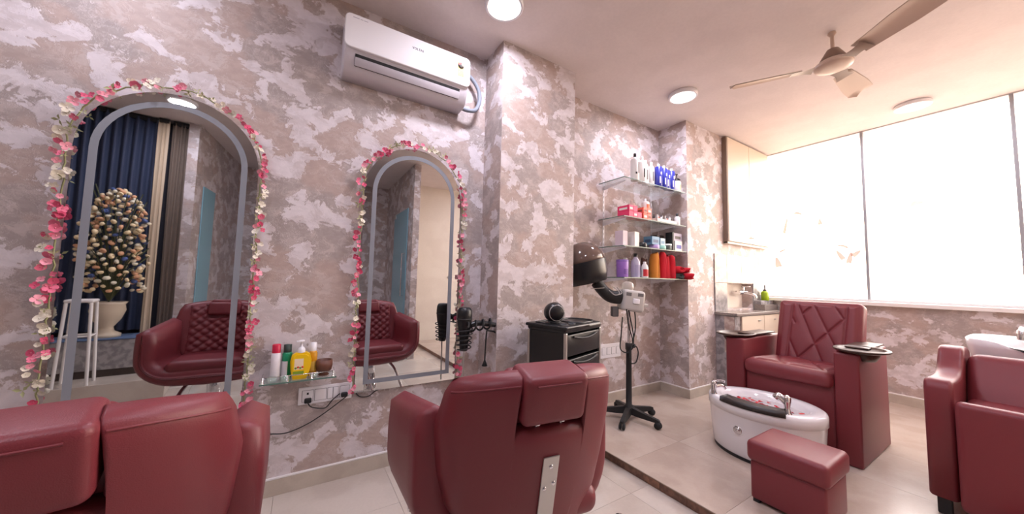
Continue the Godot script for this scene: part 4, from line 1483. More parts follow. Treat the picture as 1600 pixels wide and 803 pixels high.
	tube(st, curve([Vector3(-0.12, 0.9, 0.03), Vector3(-0.125, 0.75, 0.02), Vector3(-0.11, 0.62, 0.0), Vector3(-0.04, 0.585, 0.02), Vector3(0.03, 0.64, 0.045), Vector3(0.07, 0.58, 0.045), Vector3(0.04, 0.5, 0.045), Vector3(-0.03, 0.5, 0.045), Vector3(-0.045, 0.58, 0.045), Vector3(0.01, 0.68, 0.035), Vector3(0.05, 0.78, 0.03), Vector3(0.05, 0.9, 0.03), Vector3(0.03, 0.98, 0.03)], 6), 0.0055, 7)
	tube(st, curve([Vector3(-0.08, 0.97, 0.04), Vector3(-0.05, 0.82, 0.04), Vector3(0.0, 0.72, 0.035), Vector3(0.01, 0.66, 0.035)], 6), 0.0055, 7)
	tube(st, curve([Vector3(-0.06, 0.97, 0.045), Vector3(-0.02, 0.84, 0.045), Vector3(0.012, 0.74, 0.04), Vector3(0.02, 0.66, 0.035)], 6), 0.0055, 7)
	part("cords", st, mats["rubber"], o)

# ---------------------------------------------------------------- corner shelves and products
func _carton(label: String, at: Vector3, s: Vector3, m: Material, band: Material = null, turn := 0.0, group := "cartons on the corner shelves") -> void:
	var o := thing("carton", label, "box", at, turn, group)
	box_part("carton_body", m, o, Vector3(-s.x / 2, 0, -s.z / 2), Vector3(s.x / 2, s.y, s.z / 2), 0.0015)
	if band:
		box_part("printed_panel", band, o, Vector3(-s.x * 0.34, s.y * 0.25, s.z / 2), Vector3(s.x * 0.34, s.y * 0.62, s.z / 2 + 0.0006))
		box_part("printed_panel", band, o, Vector3(-s.x / 2 - 0.0006, s.y * 0.25, -s.z * 0.34), Vector3(-s.x / 2, s.y * 0.62, s.z * 0.34))

func _towel(label: String, at: Vector3, size: Vector3, m: Material, lying := false, turn := 0.0) -> void:
	# rolled or folded towel, standing or lying, its cloth wound in a spiral
	var o := thing("rolled_towel", label, "towel", at, turn, "rolled towels on the lowest corner shelf")
	var st := begin()
	var R := size.x / 2 * 0.93
	var L := size.y
	X = Transform3D(Basis(), Vector3.ZERO)
	if lying:
		X = Transform3D(Basis(Vector3.RIGHT, PI / 2), Vector3(0, R, -L / 2))
	var ks := size.z / size.x
	var ph := at.x * 37.0
	var pr := [[0.0, 0.0, 0.0], [0.85, 0.0, 0.0], [1.0, 0.03, 0.0], [1.03, 0.4, 0.0], [0.97, 0.75, 0.3], [0.82, 0.94, 1.0], [0.68, 1.0, 1.0], [0.55, 0.96, 1.0], [0.48, 0.9, 0.6], [0.38, 0.97, 0.8], [0.24, 0.92, 0.3], [0.0, 0.86, 0.0]]
	grid(st, 20, pr.size() - 1, func(u, v):
		var k := int(round(v * (pr.size() - 1)))
		var a: float = u * TAU
		var rr: float = R * float(pr[k][0]) * (1.0 + 0.05 * sin(3.0 * a + ph) + 0.025 * sin(7.0 * a + ph * 2.0 + k))
		return Vector3(cos(a) * rr, L * float(pr[k][1]) + 0.014 * float(pr[k][2]) * sin(a + ph), sin(a) * rr * ks))
	part("roll", st, m, o)
	st = begin()
	if lying:
		X = Transform3D(Basis(Vector3.RIGHT, PI / 2), Vector3(0, R, -L / 2))
	tube(st, curve([Vector3(R * 0.3, 0.006, R * 0.98 * ks), Vector3(R * 0.22, L * 0.4, R * 1.0 * ks), Vector3(R * 0.12, L * 0.75, R * 0.93 * ks), Vector3(R * 0.3, L * 0.97, R * 0.66 * ks)], 5), 0.005, 6)
	part("cloth_edge", st, m, o)

func _corner_shelves() -> void:
	var ys := [1.303, 1.6, 1.88, 2.25]
	var names := ["lowest", "second", "third", "top"]
	var zb := -2.42
	var zf := -2.09
	for k in 4:
		var o := thing("glass_corner_shelf", "%s glass shelf of the product shelves in the papered recess" % ["lowest", "second lowest", "second highest", "topmost"][k], "shelf", Vector3(3.03, ys[k], zb), 0.0, "glass product shelves")
		_glass_plate("glass_plate", o, Vector3(-0.5, -0.008, 0.01), Vector3(0.505, 0.0, 0.33))
		box_part("front_edge", mats["glass_edge"], o, Vector3(-0.5, -0.008, 0.33), Vector3(0.505, 0.0, 0.3315))
		box_part("side_edge", mats["glass_edge"], o, Vector3(-0.5015, -0.008, 0.01), Vector3(-0.5, 0.0, 0.3315))
		for sx in [-0.42, 0.36]:
			var st := begin()
			prism(st, PackedVector2Array([Vector2(0.0, -0.009), Vector2(0.28, -0.009), Vector2(0.28, -0.018), Vector2(0.0, -0.055)]), -0.002, 0.002)
			var br := part("steel_bracket", st, mats["white_plastic"], o)
			br.rotation.y = -PI / 2
			br.position = Vector3(sx, 0, 0.004)
	for sx in [2.61, 3.39]:
		var u := thing("slotted_rail", "white slotted steel rail on the recess wall carrying the glass shelves", "rail", Vector3(sx, 1.2, zb), 0.0, "slotted shelf rails")
		box_part("rail", mats["white_plastic"], u, Vector3(-0.011, -0.05, 0.0), Vector3(0.011, 1.1, 0.004))
		for q in 20:
			box_part("slot", mats["black_matt"], u, Vector3(-0.002, -0.02 + q * 0.055, 0.0035), Vector3(0.002, 0.005 + q * 0.055, 0.0046))
	var wb: Material = mat("bottle_gloss_white", rgb8(232, 230, 228), 0.3)
	var blk: Material = mats["black_plastic"]
	var bl := mat("bottle_blue", rgb8(48, 56, 160), 0.35)
	var gr := mat("print_grey", rgb8(120, 118, 116), 0.5)
	var zfr := -2.2
	# --- top shelf
	var y: float = ys[3]
	var g := "tall white bottles on the topmost glass shelf"
	var tall := [[0, 0], [0.038, 0], [0.041, 0.006], [0.041, 0.2], [0.034, 0.222], [0.016, 0.235], [0, 0.236]]
	var cap := [[0.014, 0.234], [0.014, 0.27], [0.011, 0.275], [0, 0.275]]
	_bottle("shampoo_bottle", "tall white bottle with a dark spout at the open end of the topmost shelf", "bottle", Vector3(2.735, y, -2.13), tall, wb, cap, blk, [[0.0414, 0.07, 0.18, gr, 1.1, 1.6], [0.0415, 0.06, 0.08, mats["black_matt"], 1.9, 2.3]], g)
	_bottle("shampoo_bottle", "tall white bottle with white cap, second along the topmost shelf", "bottle", Vector3(2.855, y, -2.14), tall, wb, cap, wb, [[0.0414, 0.05, 0.14, mats["black_matt"], 1.6, 2.0]], g)
	for q in [[2.935, "slim white bottle, third along the topmost shelf"], [3.03, "slim white bottle next to the blue bottles on the topmost shelf"]]:
		_bottle("shampoo_bottle", q[1], "bottle", Vector3(q[0], y, -2.16), [[0, 0], [0.03, 0], [0.033, 0.006], [0.033, 0.18], [0.026, 0.205], [0.014, 0.22], [0, 0.221]], wb, [[0.013, 0.218], [0.013, 0.255], [0, 0.257]], wb, [[0.0334, 0.05, 0.15, gr, 1.5, 2.0]], g)
	var nb := 0
	for q in [[3.095, -2.12], [3.185, -2.12], [3.265, -2.14], [3.335, -2.13]]:
		_bottle("blue_bottle", ["bright blue bottle beside the white ones on the topmost shelf", "wide bright blue bottle, second of the blue row on the topmost shelf", "bright blue bottle, third of the blue row on the topmost shelf", "bright blue bottle last of the blue row, next to the black pump"][nb], "bottle", Vector3(q[0], y, q[1]), [[0, 0], [0.034, 0], [0.037, 0.006], [0.037, 0.2], [0.03, 0.208], [0, 0.208]], bl, [[0.013, 0.206], [0.013, 0.238], [0, 0.24]], wb, [[0.0374, 0.12, 0.15, wb, 1.4, 1.9], [0.0374, 0.03, 0.1, wb, 1.9, 2.2]], "blue bottles on the topmost glass shelf")
		nb += 1
	var pu := _bottle("pump_bottle", "white pump bottle with black pump at the pillar end of the topmost shelf", "bottle", Vector3(3.45, y, -2.14), [[0, 0], [0.04, 0], [0.043, 0.006], [0.043, 0.11], [0.036, 0.122], [0, 0.122]], wb, [[0.034, 0.12], [0.036, 0.14], [0.02, 0.155], [0.006, 0.16], [0.006, 0.195], [0.012, 0.197], [0.012, 0.205], [0, 0.207]], blk, [[0.0434, 0.02, 0.08, mat("label_beige", rgb8(206, 190, 150), 0.5), 1.2, 1.8]])
	box_part("spout", blk, pu, Vector3(-0.045, 0.196, -0.006), Vector3(0.0, 0.206, 0.006), 0.002)
	# --- third shelf: pink and orange cartons, white bottle, tray of tubes
	y = ys[2]
	var pk := mat("box_pink", rgb8(222, 52, 104), 0.45)
	var orr := mat("box_coral", rgb8(226, 110, 88), 0.45)
	var whb := mat("box_white", rgb8(226, 220, 214), 0.5)
	for q in 2:
		for r in 3 - q:
			_carton(("pink carton with a white panel" if (r + q) % 2 else "plain pink carton") + [" lying on the second highest glass shelf", " in the upper row on the second highest shelf"][q], Vector3(2.63 + r * 0.062 - q * 0.0, y + q * 0.056, -2.16 + 0.0 * r), Vector3(0.06, 0.054, 0.14), pk, whb if (r + q) % 2 else null, 0.0, "pink cartons on the second highest shelf")
	for q in 2:
		for r in 2:
			_carton(("coral carton with a white panel" if (q + r) % 2 == 0 else "coral carton with a brown panel") + [" lying on the second highest glass shelf", " in the upper row on the second highest shelf"][q], Vector3(2.842 + r * 0.064, y + q * 0.058, -2.15), Vector3(0.06, 0.056, 0.12), orr, whb if (q + r) % 2 == 0 else mat("box_brown", rgb8(126, 60, 48), 0.5), 0.0, "coral cartons on the second highest shelf")
	_bottle("lotion_bottle", "white bottle with orange print standing behind the coral cartons", "bottle", Vector3(2.975, y, -2.19), [[0, 0], [0.036, 0], [0.04, 0.006], [0.042, 0.19], [0.036, 0.205], [0.012, 0.21], [0.01, 0.24], [0, 0.242]], wb, [], wb, [[0.0424, 0.1, 0.175, mat("print_orange", rgb8(222, 116, 76), 0.5), 1.0, 2.2]], "lotion bottles on the second highest shelf")
	_bottle("lotion_bottle", "pale pink bottle with orange print behind the pink cartons", "bottle", Vector3(2.855, y, -2.27), [[0, 0], [0.036, 0], [0.04, 0.006], [0.042, 0.17], [0.036, 0.185], [0.012, 0.19], [0.01, 0.22], [0, 0.222]], mat("bottle_pale_pink", rgb8(226, 200, 192), 0.35), [], wb, [[0.0424, 0.1, 0.155, mat("print_orange", rgb8(222, 116, 76), 0.5), 1.0, 2.2]], "lotion bottles on the second highest shelf")
	var tr := thing("cosmetic_tray", "long white tray of small tubes on the second highest glass shelf", "tray", Vector3(3.24, y, -2.15))
	box_part("tray_floor", whb, tr, Vector3(-0.2, 0.0, -0.05), Vector3(0.14, 0.008, 0.05), 0.002)
	box_part("tray_front", whb, tr, Vector3(-0.2, 0.0, 0.045), Vector3(0.14, 0.034, 0.05), 0.001)
	box_part("tray_back", whb, tr, Vector3(-0.2, 0.0, -0.05), Vector3(0.14, 0.04, -0.045), 0.001)
	for sx in [-0.2, 0.135]:
		box_part("tray_end", whb, tr, Vector3(sx, 0.0, -0.05), Vector3(sx + 0.005, 0.036, 0.05), 0.001)
	for q in 9:
		var cm: Material = [mats["black_plastic"], mats["grey_plastic"], orr, mats["white_plastic"]][q % 4]
		_bottle("small_tube", "small %s cosmetic tube standing in the long white tray" % ["black", "grey", "coral", "white"][q % 4], "tube", Vector3(3.06 + q * 0.035, y + 0.008, -2.15 + 0.012 * (q % 2)), [[0, 0], [0.011, 0], [0.012, 0.05], [0.008, 0.056], [0, 0.056]], cm, [[0.007, 0.055], [0.007, 0.074], [0, 0.075]], mats["grey_plastic"] if q % 3 else blk, [], "small tubes in the white tray")
	_bottle("small_bottle", "small white bottle with black cap at the pillar end of the second highest shelf", "bottle", Vector3(3.435, y, -2.13), [[0, 0], [0.026, 0], [0.028, 0.005], [0.028, 0.085], [0.016, 0.1], [0, 0.1]], wb, [[0.014, 0.098], [0.014, 0.132], [0, 0.134]], blk, [])
	# --- second shelf
	y = ys[1]
	_carton("lilac-white carton with red print at the open end of the second lowest shelf", Vector3(2.62, y, -2.2), Vector3(0.075, 0.15, 0.09), mat("box_lilac", rgb8(206, 190, 200), 0.5), null, 0.1)
	_carton("cream carton with small red dots beside the lilac-white one on the second lowest shelf", Vector3(2.765, y, -2.18), Vector3(0.085, 0.15, 0.09), whb, null, 0.15)
	_bottle("black_jar", "squat black jar beside the cream carton on the second lowest shelf", "jar", Vector3(2.87, y, -2.15), [[0, 0], [0.042, 0], [0.045, 0.01], [0.045, 0.035], [0.036, 0.052], [0, 0.055]], blk, [], blk, [])
	var bb := mat("box_steel_blue", rgb8(92, 138, 170), 0.45)
	_bottle("cream_jar", "flat lilac jar beneath the steel-blue carton on the second lowest shelf", "jar", Vector3(3.045, y, -2.14), [[0, 0], [0.048, 0], [0.05, 0.005], [0.05, 0.04], [0, 0.042]], mat("jar_lilac", rgb8(178, 150, 200), 0.4), [], wb, [], "flat jars on the second lowest shelf")
	_bottle("cream_jar", "flat mint jar beneath the pale blue carton on the second lowest shelf", "jar", Vector3(3.155, y, -2.14), [[0, 0], [0.048, 0], [0.05, 0.005], [0.05, 0.04], [0, 0.042]], mat("jar_mint", rgb8(138, 196, 182), 0.4), [], wb, [], "flat jars on the second lowest shelf")
	_carton("steel-blue carton on the flat lilac jar", Vector3(3.03, y + 0.042, -2.16), Vector3(0.12, 0.082, 0.1), bb, mat("box_navy", rgb8(60, 84, 120), 0.5))
	_carton("pale blue carton on the flat mint jar", Vector3(3.155, y + 0.042, -2.16), Vector3(0.08, 0.075, 0.09), mat("box_pale_blue", rgb8(164, 192, 202), 0.5), bb)
	_bottle("cream_jar", "dark jar with a white lid on the second lowest shelf", "jar", Vector3(3.26, y, -2.14), [[0, 0], [0.042, 0], [0.045, 0.005], [0.045, 0.05], [0, 0.052]], mat("jar_dark", rgb8(62, 70, 68), 0.4), [[0.047, 0.05], [0.047, 0.066], [0, 0.068]], wb, [], "flat jars on the second lowest shelf")
	_carton("dark brown carton with reddish panel standing at the back of the second lowest shelf", Vector3(3.27, y, -2.26), Vector3(0.12, 0.17, 0.08), mat("box_dark_brown", rgb8(62, 50, 46), 0.5), mat("box_brown", rgb8(126, 60, 48), 0.5))
	_carton("slim black carton standing upright next to the blue and white cartons", Vector3(3.345, y, -2.16), Vector3(0.028, 0.2, 0.08), mat("box_black", rgb8(44, 44, 46), 0.5), null)
	_carton("blue and white carton beneath the grey-lilac one on the second lowest shelf", Vector3(3.435, y, -2.16), Vector3(0.13, 0.11, 0.09), whb, mat("box_blue", rgb8(52, 58, 160), 0.45))
	_carton("grey-lilac carton with dark emblem on top of the blue and white carton", Vector3(3.435, y + 0.11, -2.17), Vector3(0.15, 0.085, 0.09), mat("box_grey_lilac", rgb8(176, 170, 188), 0.5), mat("box_dark_brown", rgb8(62, 50, 46), 0.5))
	# --- lowest shelf
	y = ys[0]
	_bottle("purple_tub", "purple plastic tub at the open end of the lowest glass shelf", "tub", Vector3(2.66, y, -2.22), [[0, 0], [0.052, 0], [0.056, 0.006], [0.058, 0.15], [0.054, 0.165], [0, 0.166]], mat("tub_purple", rgb8(152, 108, 190), 0.4), [[0.059, 0.15], [0.059, 0.17], [0, 0.172]], mat("tub_lid", rgb8(128, 90, 168), 0.4), [[0.0592, 0.03, 0.08, mat("tub_print", rgb8(120, 78, 160), 0.5), 1.2, 2.2]])
	_bottle("spirit_bottle", "clear lilac bottle with black cap on the lowest glass shelf", "bottle", Vector3(2.83, y, -2.2), [[0, 0], [0.043, 0], [0.046, 0.006], [0.046, 0.13], [0.042, 0.165], [0.022, 0.195], [0.018, 0.21], [0, 0.21]], mat("bottle_lilac", rgb8(192, 186, 206), 0.2), [[0.02, 0.208], [0.02, 0.24], [0, 0.242]], blk, [[0.0464, 0.01, 0.125, mat("label_lilac", rgb8(164, 158, 188), 0.5), 0.5, 2.6]])
	_bottle("spirit_bottle", "white bottle half hidden behind the clear lilac one on the lowest shelf", "bottle", Vector3(2.80, y, -2.3), [[0, 0], [0.038, 0], [0.04, 0.006], [0.04, 0.15], [0.03, 0.175], [0, 0.18]], wb, [[0.02, 0.178], [0.02, 0.2], [0, 0.202]], wb, [])
	_bottle("spirit_bottle", "small white bottle with red label on the lowest glass shelf", "bottle", Vector3(2.905, y, -2.15), [[0, 0], [0.032, 0], [0.035, 0.005], [0.035, 0.1], [0.024, 0.13], [0.014, 0.142], [0, 0.143]], wb, [[0.015, 0.14], [0.015, 0.16], [0, 0.162]], wb, [[0.0354, 0.015, 0.085, mat("label_red", rgb8(196, 44, 52), 0.45), 0.2, 2.9]])
	var red := mat("towel_red", rgb8(190, 22, 42), 0.9)
	red.rim_enabled = true
	red.rim = 0.3
	var och := mat("towel_ochre", rgb8(206, 132, 52), 0.9)
	var brn := mat("towel_brown", rgb8(86, 56, 48), 0.9)
	var grn := mat("towel_green", rgb8(58, 64, 60), 0.9)
	_towel("dark brown rolled towel standing behind the red-label bottle", Vector3(2.99, y, -2.22), Vector3(0.075, 0.2, 0.07), brn)
	_towel("ochre rolled towel standing upright beside the dark brown one", Vector3(3.09, y, -2.17), Vector3(0.12, 0.26, 0.1), och)
	_towel("red rolled towel standing next to the ochre one", Vector3(3.195, y, -2.15), Vector3(0.088, 0.265, 0.088), red)
	_towel("red rolled towel in the middle of the standing red towels", Vector3(3.28, y, -2.17), Vector3(0.078, 0.245, 0.085), red)
	_towel("red rolled towel standing beside the lying towels", Vector3(3.357, y, -2.15), Vector3(0.07, 0.24, 0.08), red)
	_towel("dark green rolled towel lying at the bottom of the pile beside the standing red ones", Vector3(3.425, y, -2.16), Vector3(0.064, 0.17, 0.064), grn, true)
	_towel("dark green rolled towel lying at the pillar side of the pile", Vector3(3.492, y, -2.185), Vector3(0.06, 0.15, 0.06), grn, true)
	_towel("red rolled towel lying on top of the dark green pair", Vector3(3.43, y + 0.062, -2.16), Vector3(0.08, 0.18, 0.08), red, true)
	_towel("red rolled towel lying above the pillar-side dark green towel", Vector3(3.503, y + 0.068, -2.13), Vector3(0.062, 0.19, 0.062), red, true)
	_towel("red rolled towel end poking out low beside the pillar corner", Vector3(3.5, y, -2.045), Vector3(0.07, 0.1, 0.07), red, true)

# ---------------------------------------------------------------- sink corner
func _kitchenette() -> void:
	var cr: Material = mats["cream_laminate"]
	# wall cabinet
	var o := thing("wall_cabinet", "cream two-door wall cabinet hanging up to the ceiling beside the window", "cabinet", Vector3(4.85, 1.75, -2.08))
	box_part("carcass", mat("carcass_brown", rgb8(120, 98, 82), 0.5), o, Vector3(-0.55, 0.0, 0.0), Vector3(0.54, 1.31, 0.045), 0.002)
	box_part("bottom_lip", cr, o, Vector3(-0.55, -0.004, 0.0), Vector3(0.54, 0.022, 0.05), 0.002)
	for q in [[-0.543, -0.003], [0.003, 0.535]]:
		var dr := box_part("door", cr, o, Vector3(q[0], 0.026, 0.046), Vector3(q[1], 1.3, 0.064), 0.003)
		var sx := 0.25 if q[0] < -0.1 else -0.245
		var st := begin()
		X = Transform3D(Basis(Vector3.RIGHT, PI / 2), Vector3(sx, -0.56, 0.009))
		lathe(st, [Vector2(0.006, 0.0), Vector2(0.006, 0.012), Vector2(0.013, 0.02), Vector2(0.0, 0.026)], Vector3.ZERO, 12)
		part("knob", st, mats["steel"], dr)
	# base unit and counter
	var b := thing("sink_cabinet", "low cream sink cabinet with small handles in the corner by the window", "cabinet", Vector3(4.7, PLAT, -2.08))
	box_part("body", mats["marble_grey"], b, Vector3(-0.62, 0.0, 0.002), Vector3(0.66, 0.86, 0.21), 0.003)
	for q in [[-0.50, 0.04], [0.05, 0.64]]:
		var dr := box_part("door", cr, b, Vector3(q[0], 0.06, 0.21), Vector3(q[1], 0.85, 0.228), 0.003)
		box_part("door_pull", mats["steel"], dr, Vector3(-0.03 if q[0] > 0 else 0.12, 0.33, 0.009), Vector3(0.0 if q[0] > 0 else 0.16, 0.345, 0.024), 0.003)
	box_part("end_tile", mats["marble"], b, Vector3(-0.626, 0.45, 0.1), Vector3(-0.62, 0.85, 0.205), 0.001)
	var ct := thing("stone_counter", "grey speckled stone counter slab on the sink cabinet", "counter", Vector3(4.7, PLAT + 0.86, -2.08))
	box_part("slab", mats["granite"], ct, Vector3(-0.64, 0.0, 0.0), Vector3(0.695, 0.03, 0.24), 0.004)
	# splashback tiles
	var sp := thing("splashback", "marbled wall tiles round the sink niche beneath the wall cabinet", "tiles", Vector3(4.07, 0.945, -2.078))
	box_part("tile", mats["marble_grey"], sp, Vector3(0.0, 0.0, 0.0), Vector3(0.27, 0.33, 0.01), 0.001)
	box_part("tile", mats["marble"], sp, Vector3(0.0, 0.333, 0.0), Vector3(0.27, 0.67, 0.01), 0.001)
	box_part("tile", mats["marble"], sp, Vector3(0.273, 0.333, 0.0), Vector3(0.63, 0.67, 0.01), 0.001)
	box_part("tile", mats["marble"], sp, Vector3(0.633, 0.333, 0.0), Vector3(0.98, 0.67, 0.01), 0.001)
	box_part("tile", mats["marble_grey"], sp, Vector3(0.94, 0.0, 0.0), Vector3(1.2, 0.33, 0.01), 0.001)
	# tap in the niche
	var t := thing("wall_tap", "chrome wall tap inside the niche above the stone counter", "tap", Vector3(4.8, 1.16, -2.2))
	var st := begin()
	cyl(st, Vector3(-0.06, 0, 0.0), Vector3(-0.06, 0, 0.09), 0.02, 12)
	cyl(st, Vector3(0.06, 0, 0.0), Vector3(0.06, 0, 0.09), 0.02, 12)
	cyl(st, Vector3(-0.09, 0, 0.09), Vector3(0.09, 0, 0.09), 0.026, 14)
	part("mixer_body", st, mats["chrome"], t)
	st = begin()
	tube(st, curve([Vector3(0, 0, 0.09), Vector3(0, -0.01, 0.17), Vector3(0, -0.03, 0.23), Vector3(0, -0.06, 0.24)], 5), 0.016, 10)
	part("spout", st, mats["chrome"], t)
	st = begin()
	bx(st, Vector3(0.0, 0.045, 0.1), Vector3(0.03, 0.05, 0.03), 0.008, 3)
	bx(st, Vector3(0.0, 0.075, 0.13), Vector3(0.025, 0.012, 0.1), 0.005, 3)
	part("lever", st, mats["chrome"], t)
	# ledge at the window corner and the soap bottle
	var lg := thing("stone_ledge", "stepped grey stone ledge behind the counter at the window corner", "ledge", Vector3(5.2, PLAT + 0.89, -2.08))
	box_part("lower_step", mats["granite"], lg, Vector3(-0.18, 0.0, 0.01), Vector3(0.195, 0.07, 0.13), 0.003)
	box_part("upper_step", mats["marble_grey"], lg, Vector3(-0.18, 0.07, 0.01), Vector3(0.195, 0.12, 0.09), 0.003)
	_bottle("soap_bottle", "small green soap bottle with dark pump on the window corner ledge", "bottle", Vector3(5.2, PLAT + 1.01, -2.015), [[0, 0], [0.04, 0], [0.043, 0.006], [0.043, 0.1], [0.03, 0.12], [0, 0.122]], mat("soap_green", rgb8(150, 178, 20), 0.25), [[0.02, 0.12], [0.02, 0.14], [0.007, 0.145], [0.007, 0.2], [0, 0.202]], mats["black_plastic"], [])

# ---------------------------------------------------------------- pedicure station
func _grooved(st: SurfaceTool, n: int, a0: float, a1: float, b0: float, b1: float, lines: Array, proud: float, place: Callable) -> void:
	# padded panel whose stitched lines are real grooves pressed into it; place(a, b, height)
	grid(st, n, n, func(u, v):
		var p := Vector2(lerpf(a0, a1, u), lerpf(b0, b1, v))
		var d := 1.0
		for l in lines:
			d = minf(d, p.distance_to(Geometry2D.get_closest_point_to_segment(p, Vector2(l[0], l[1]), Vector2(l[2], l[3]))))
		var ed := minf(minf(u, 1.0 - u), minf(v, 1.0 - v))
		var h := proud * sstep(0.0, 0.06, ed)
		h *= 1.0 - 0.95 * exp(-pow(d / 0.0075, 2.0)) - 0.25 * exp(-pow(d / 0.03, 2.0)) * (1.0 - exp(-pow(d / 0.0075, 2.0)))
		return place.call(p.x, p.y, h - 0.003 * (1.0 - sstep(0.0, 0.03, ed))))

func _tray_on_arm(parent: Node3D, at: Vector3, side: float) -> void:
	# oval bronze manicure tray with a dished well, overhanging the outer side of the arm
	var st := begin()
	var c := at + Vector3(0.02, 0.0, side * 0.05)
	lathe(st, [Vector2(0.0, -0.008), Vector2(0.75, -0.008), Vector2(0.98, 0.004), Vector2(1.0, 0.012), Vector2(0.98, 0.016), Vector2(0.84, 0.016), Vector2(0.8, 0.008), Vector2(0.7, -0.002), Vector2(0.0, -0.002)], c, 36, 0.185, 0.145)
	bx(st, at + Vector3(0.3, 0.006, 0.0), Vector3(0.42, 0.014, 0.14), 0.006, 2)
	var tr := part("manicure_tray", st, mats["bronze"], parent)
	st = begin()
	lathe(st, [Vector2(0.82, -0.006), Vector2(0.78, -0.03), Vector2(0.55, -0.062), Vector2(0.0, -0.066)], c + Vector3(0.0, 0, side * 0.02), 28, 0.13, 0.09)
	part("tray_cup", st, mats["bronze"], tr)

func _pedicure() -> void:
	var le: Material = mats["leather"]
	# throne facing -x
	var o := thing("pedicure_chair", "maroon pedicure throne with block arms, trays and diamond-stitched back near the window", "chair", Vector3(3.57, PLAT, -1.125))
	# local: x forward is -; front at x -0.36, back at +0.36
	for q in [[0.28, 0.412, 1.0], [-0.43, -0.285, -1.0]]:
		var st := begin()
		var z0: float = q[0]
		var z1: float = q[1]
		bx(st, Vector3(0, 0.375, (z0 + z1) / 2), Vector3(0.72, 0.75, z1 - z0), 0.018, 3)
		var arm := part("arm", st, le, o)
		_tray_on_arm(arm, Vector3(-0.24, 0.762, (z0 + z1) / 2), q[2])
	var st := begin()
	bx(st, Vector3(-0.06, 0.26, 0), Vector3(0.56, 0.52, 0.565), 0.02, 3)
	part("seat_base", st, le, o)
	st = begin()
	var sz := func(x: float, z: float) -> Vector3:
		return Vector3(x, 0.565 + 0.03 * clampf(-x * 1.2, -0.2, 0.5) + 0.012 * (1.0 - pow(z / 0.28, 2.0)), z)
	X = Transform3D(Basis(Vector3(0, 0, 1), -0.06), Vector3(0, 0, 0))
	bx(st, Vector3(-0.1, 0.52, 0), Vector3(0.66, 0.12, 0.56), 0.05, 4)
	part("seat", st, le, o)
	st = begin()
	X = Transform3D(Basis(Vector3(0, 0, 1), -0.06), Vector3(0, 0, 0))
	_grooved(st, 90, -0.39, 0.16, -0.25, 0.25, [[-0.40, -0.02, 0.2, -0.26], [-0.40, 0.0, 0.2, 0.26], [-0.40, -0.22, 0.2, 0.04], [-0.40, 0.22, 0.2, -0.04]], 0.014, func(a, b, h): return Vector3(a, 0.5795 + h, b))
	part("quilted_seat_panel", st, le, o)
	# backrest leaning back
	st = begin()
	var bt := Transform3D(Basis(Vector3(0, 0, 1), -0.28), Vector3(0.17, 0.52, 0.03))
	X = bt
	bx(st, Vector3(0.02, 0.27, 0), Vector3(0.13, 0.60, 0.57), 0.04, 4)
	part("backrest", st, le, o)
	st = begin()
	X = bt
	_grooved(st, 100, 0.0, 0.545, -0.262, 0.262, [[-0.02, 0.17, 0.55, 0.19], [-0.02, -0.19, 0.55, -0.17], [0.56, -0.15, 0.02, 0.06], [0.56, -0.04, 0.08, 0.17], [0.56, 0.09, 0.42, 0.17], [0.42, 0.17, 0.06, -0.1], [0.4, -0.17, 0.36, -0.15], [0.44, -0.1, 0.5, -0.05], [0.2, -0.18, 0.02, -0.1]], 0.014, func(a, b, h): return Vector3(-0.0445 - h, a, b))
	part("quilted_back_panel", st, le, o)
	# foot spa tub (long side across, in front of the throne)
	var t := thing("foot_spa", "oval white foot spa tub with chrome taps and red petals in front of the throne", "foot spa", Vector3(2.9, PLAT, -1.155))
	var wg: Material = mats["white_gloss"]
	st = begin()
	lathe(st, [Vector2(0.0, 0.02), Vector2(0.9, 0.02), Vector2(0.92, 0.03), Vector2(0.95, 0.15), Vector2(0.98, 0.29), Vector2(0.985, 0.293), Vector2(0.985, 0.298), Vector2(1.0, 0.30), Vector2(1.0, 0.35), Vector2(0.985, 0.367), Vector2(0.95, 0.373), Vector2(0.78, 0.373), Vector2(0.72, 0.36), Vector2(0.66, 0.3), Vector2(0.6, 0.24), Vector2(0.0, 0.23)], Vector3.ZERO, 48, 0.285, 0.355)
	part("tub_shell", st, wg, t)
	st = begin()
	lathe(st, [Vector2(0.0, 0.02), Vector2(0.91, 0.022), Vector2(0.9, 0.0), Vector2(0.0, 0.0)], Vector3.ZERO, 48, 0.285, 0.355)
	part("base_ring", st, mats["black_matt"], t)
	st = begin()
	lathe(st, [Vector2(0.70, 0.325), Vector2(0.0, 0.325)], Vector3.ZERO, 40, 0.285, 0.355)
	part("water", st, glass("spa_water", rgb8(220, 205, 205), 0.35), t)
	# dark grip on the near rim
	st = begin()
	var gp := []
	for i in 9:
		var a := PI + deg_to_rad(lerpf(-38, 30, i / 8.0))
		gp.append(Vector3(cos(a) * 0.252, 0.385, sin(a) * 0.325))
	st.set_smooth_group(0)
	for i in gp.size() - 1:
		var a: Vector3 = gp[i]
		var b: Vector3 = gp[i + 1]
		var da := Vector3(a.x, 0, a.z * 0.5).normalized() * 0.034
		var db := Vector3(b.x, 0, b.z * 0.5).normalized() * 0.034
		var yy := Vector3(0, 0.016, 0)
		quad(st, a - da + yy, b - db + yy, b + db + yy * 0.4, a + da + yy * 0.4)
		quad(st, a + da + yy * 0.4, b + db + yy * 0.4, b + db * 1.1 - yy * 1.6, a + da * 1.1 - yy * 1.6)
		quad(st, a - da - yy, b - db - yy, b - db + yy, a - da + yy)
		quad(st, a + da * 1.1 - yy * 1.6, b + db * 1.1 - yy * 1.6, b - db - yy, a - da - yy)
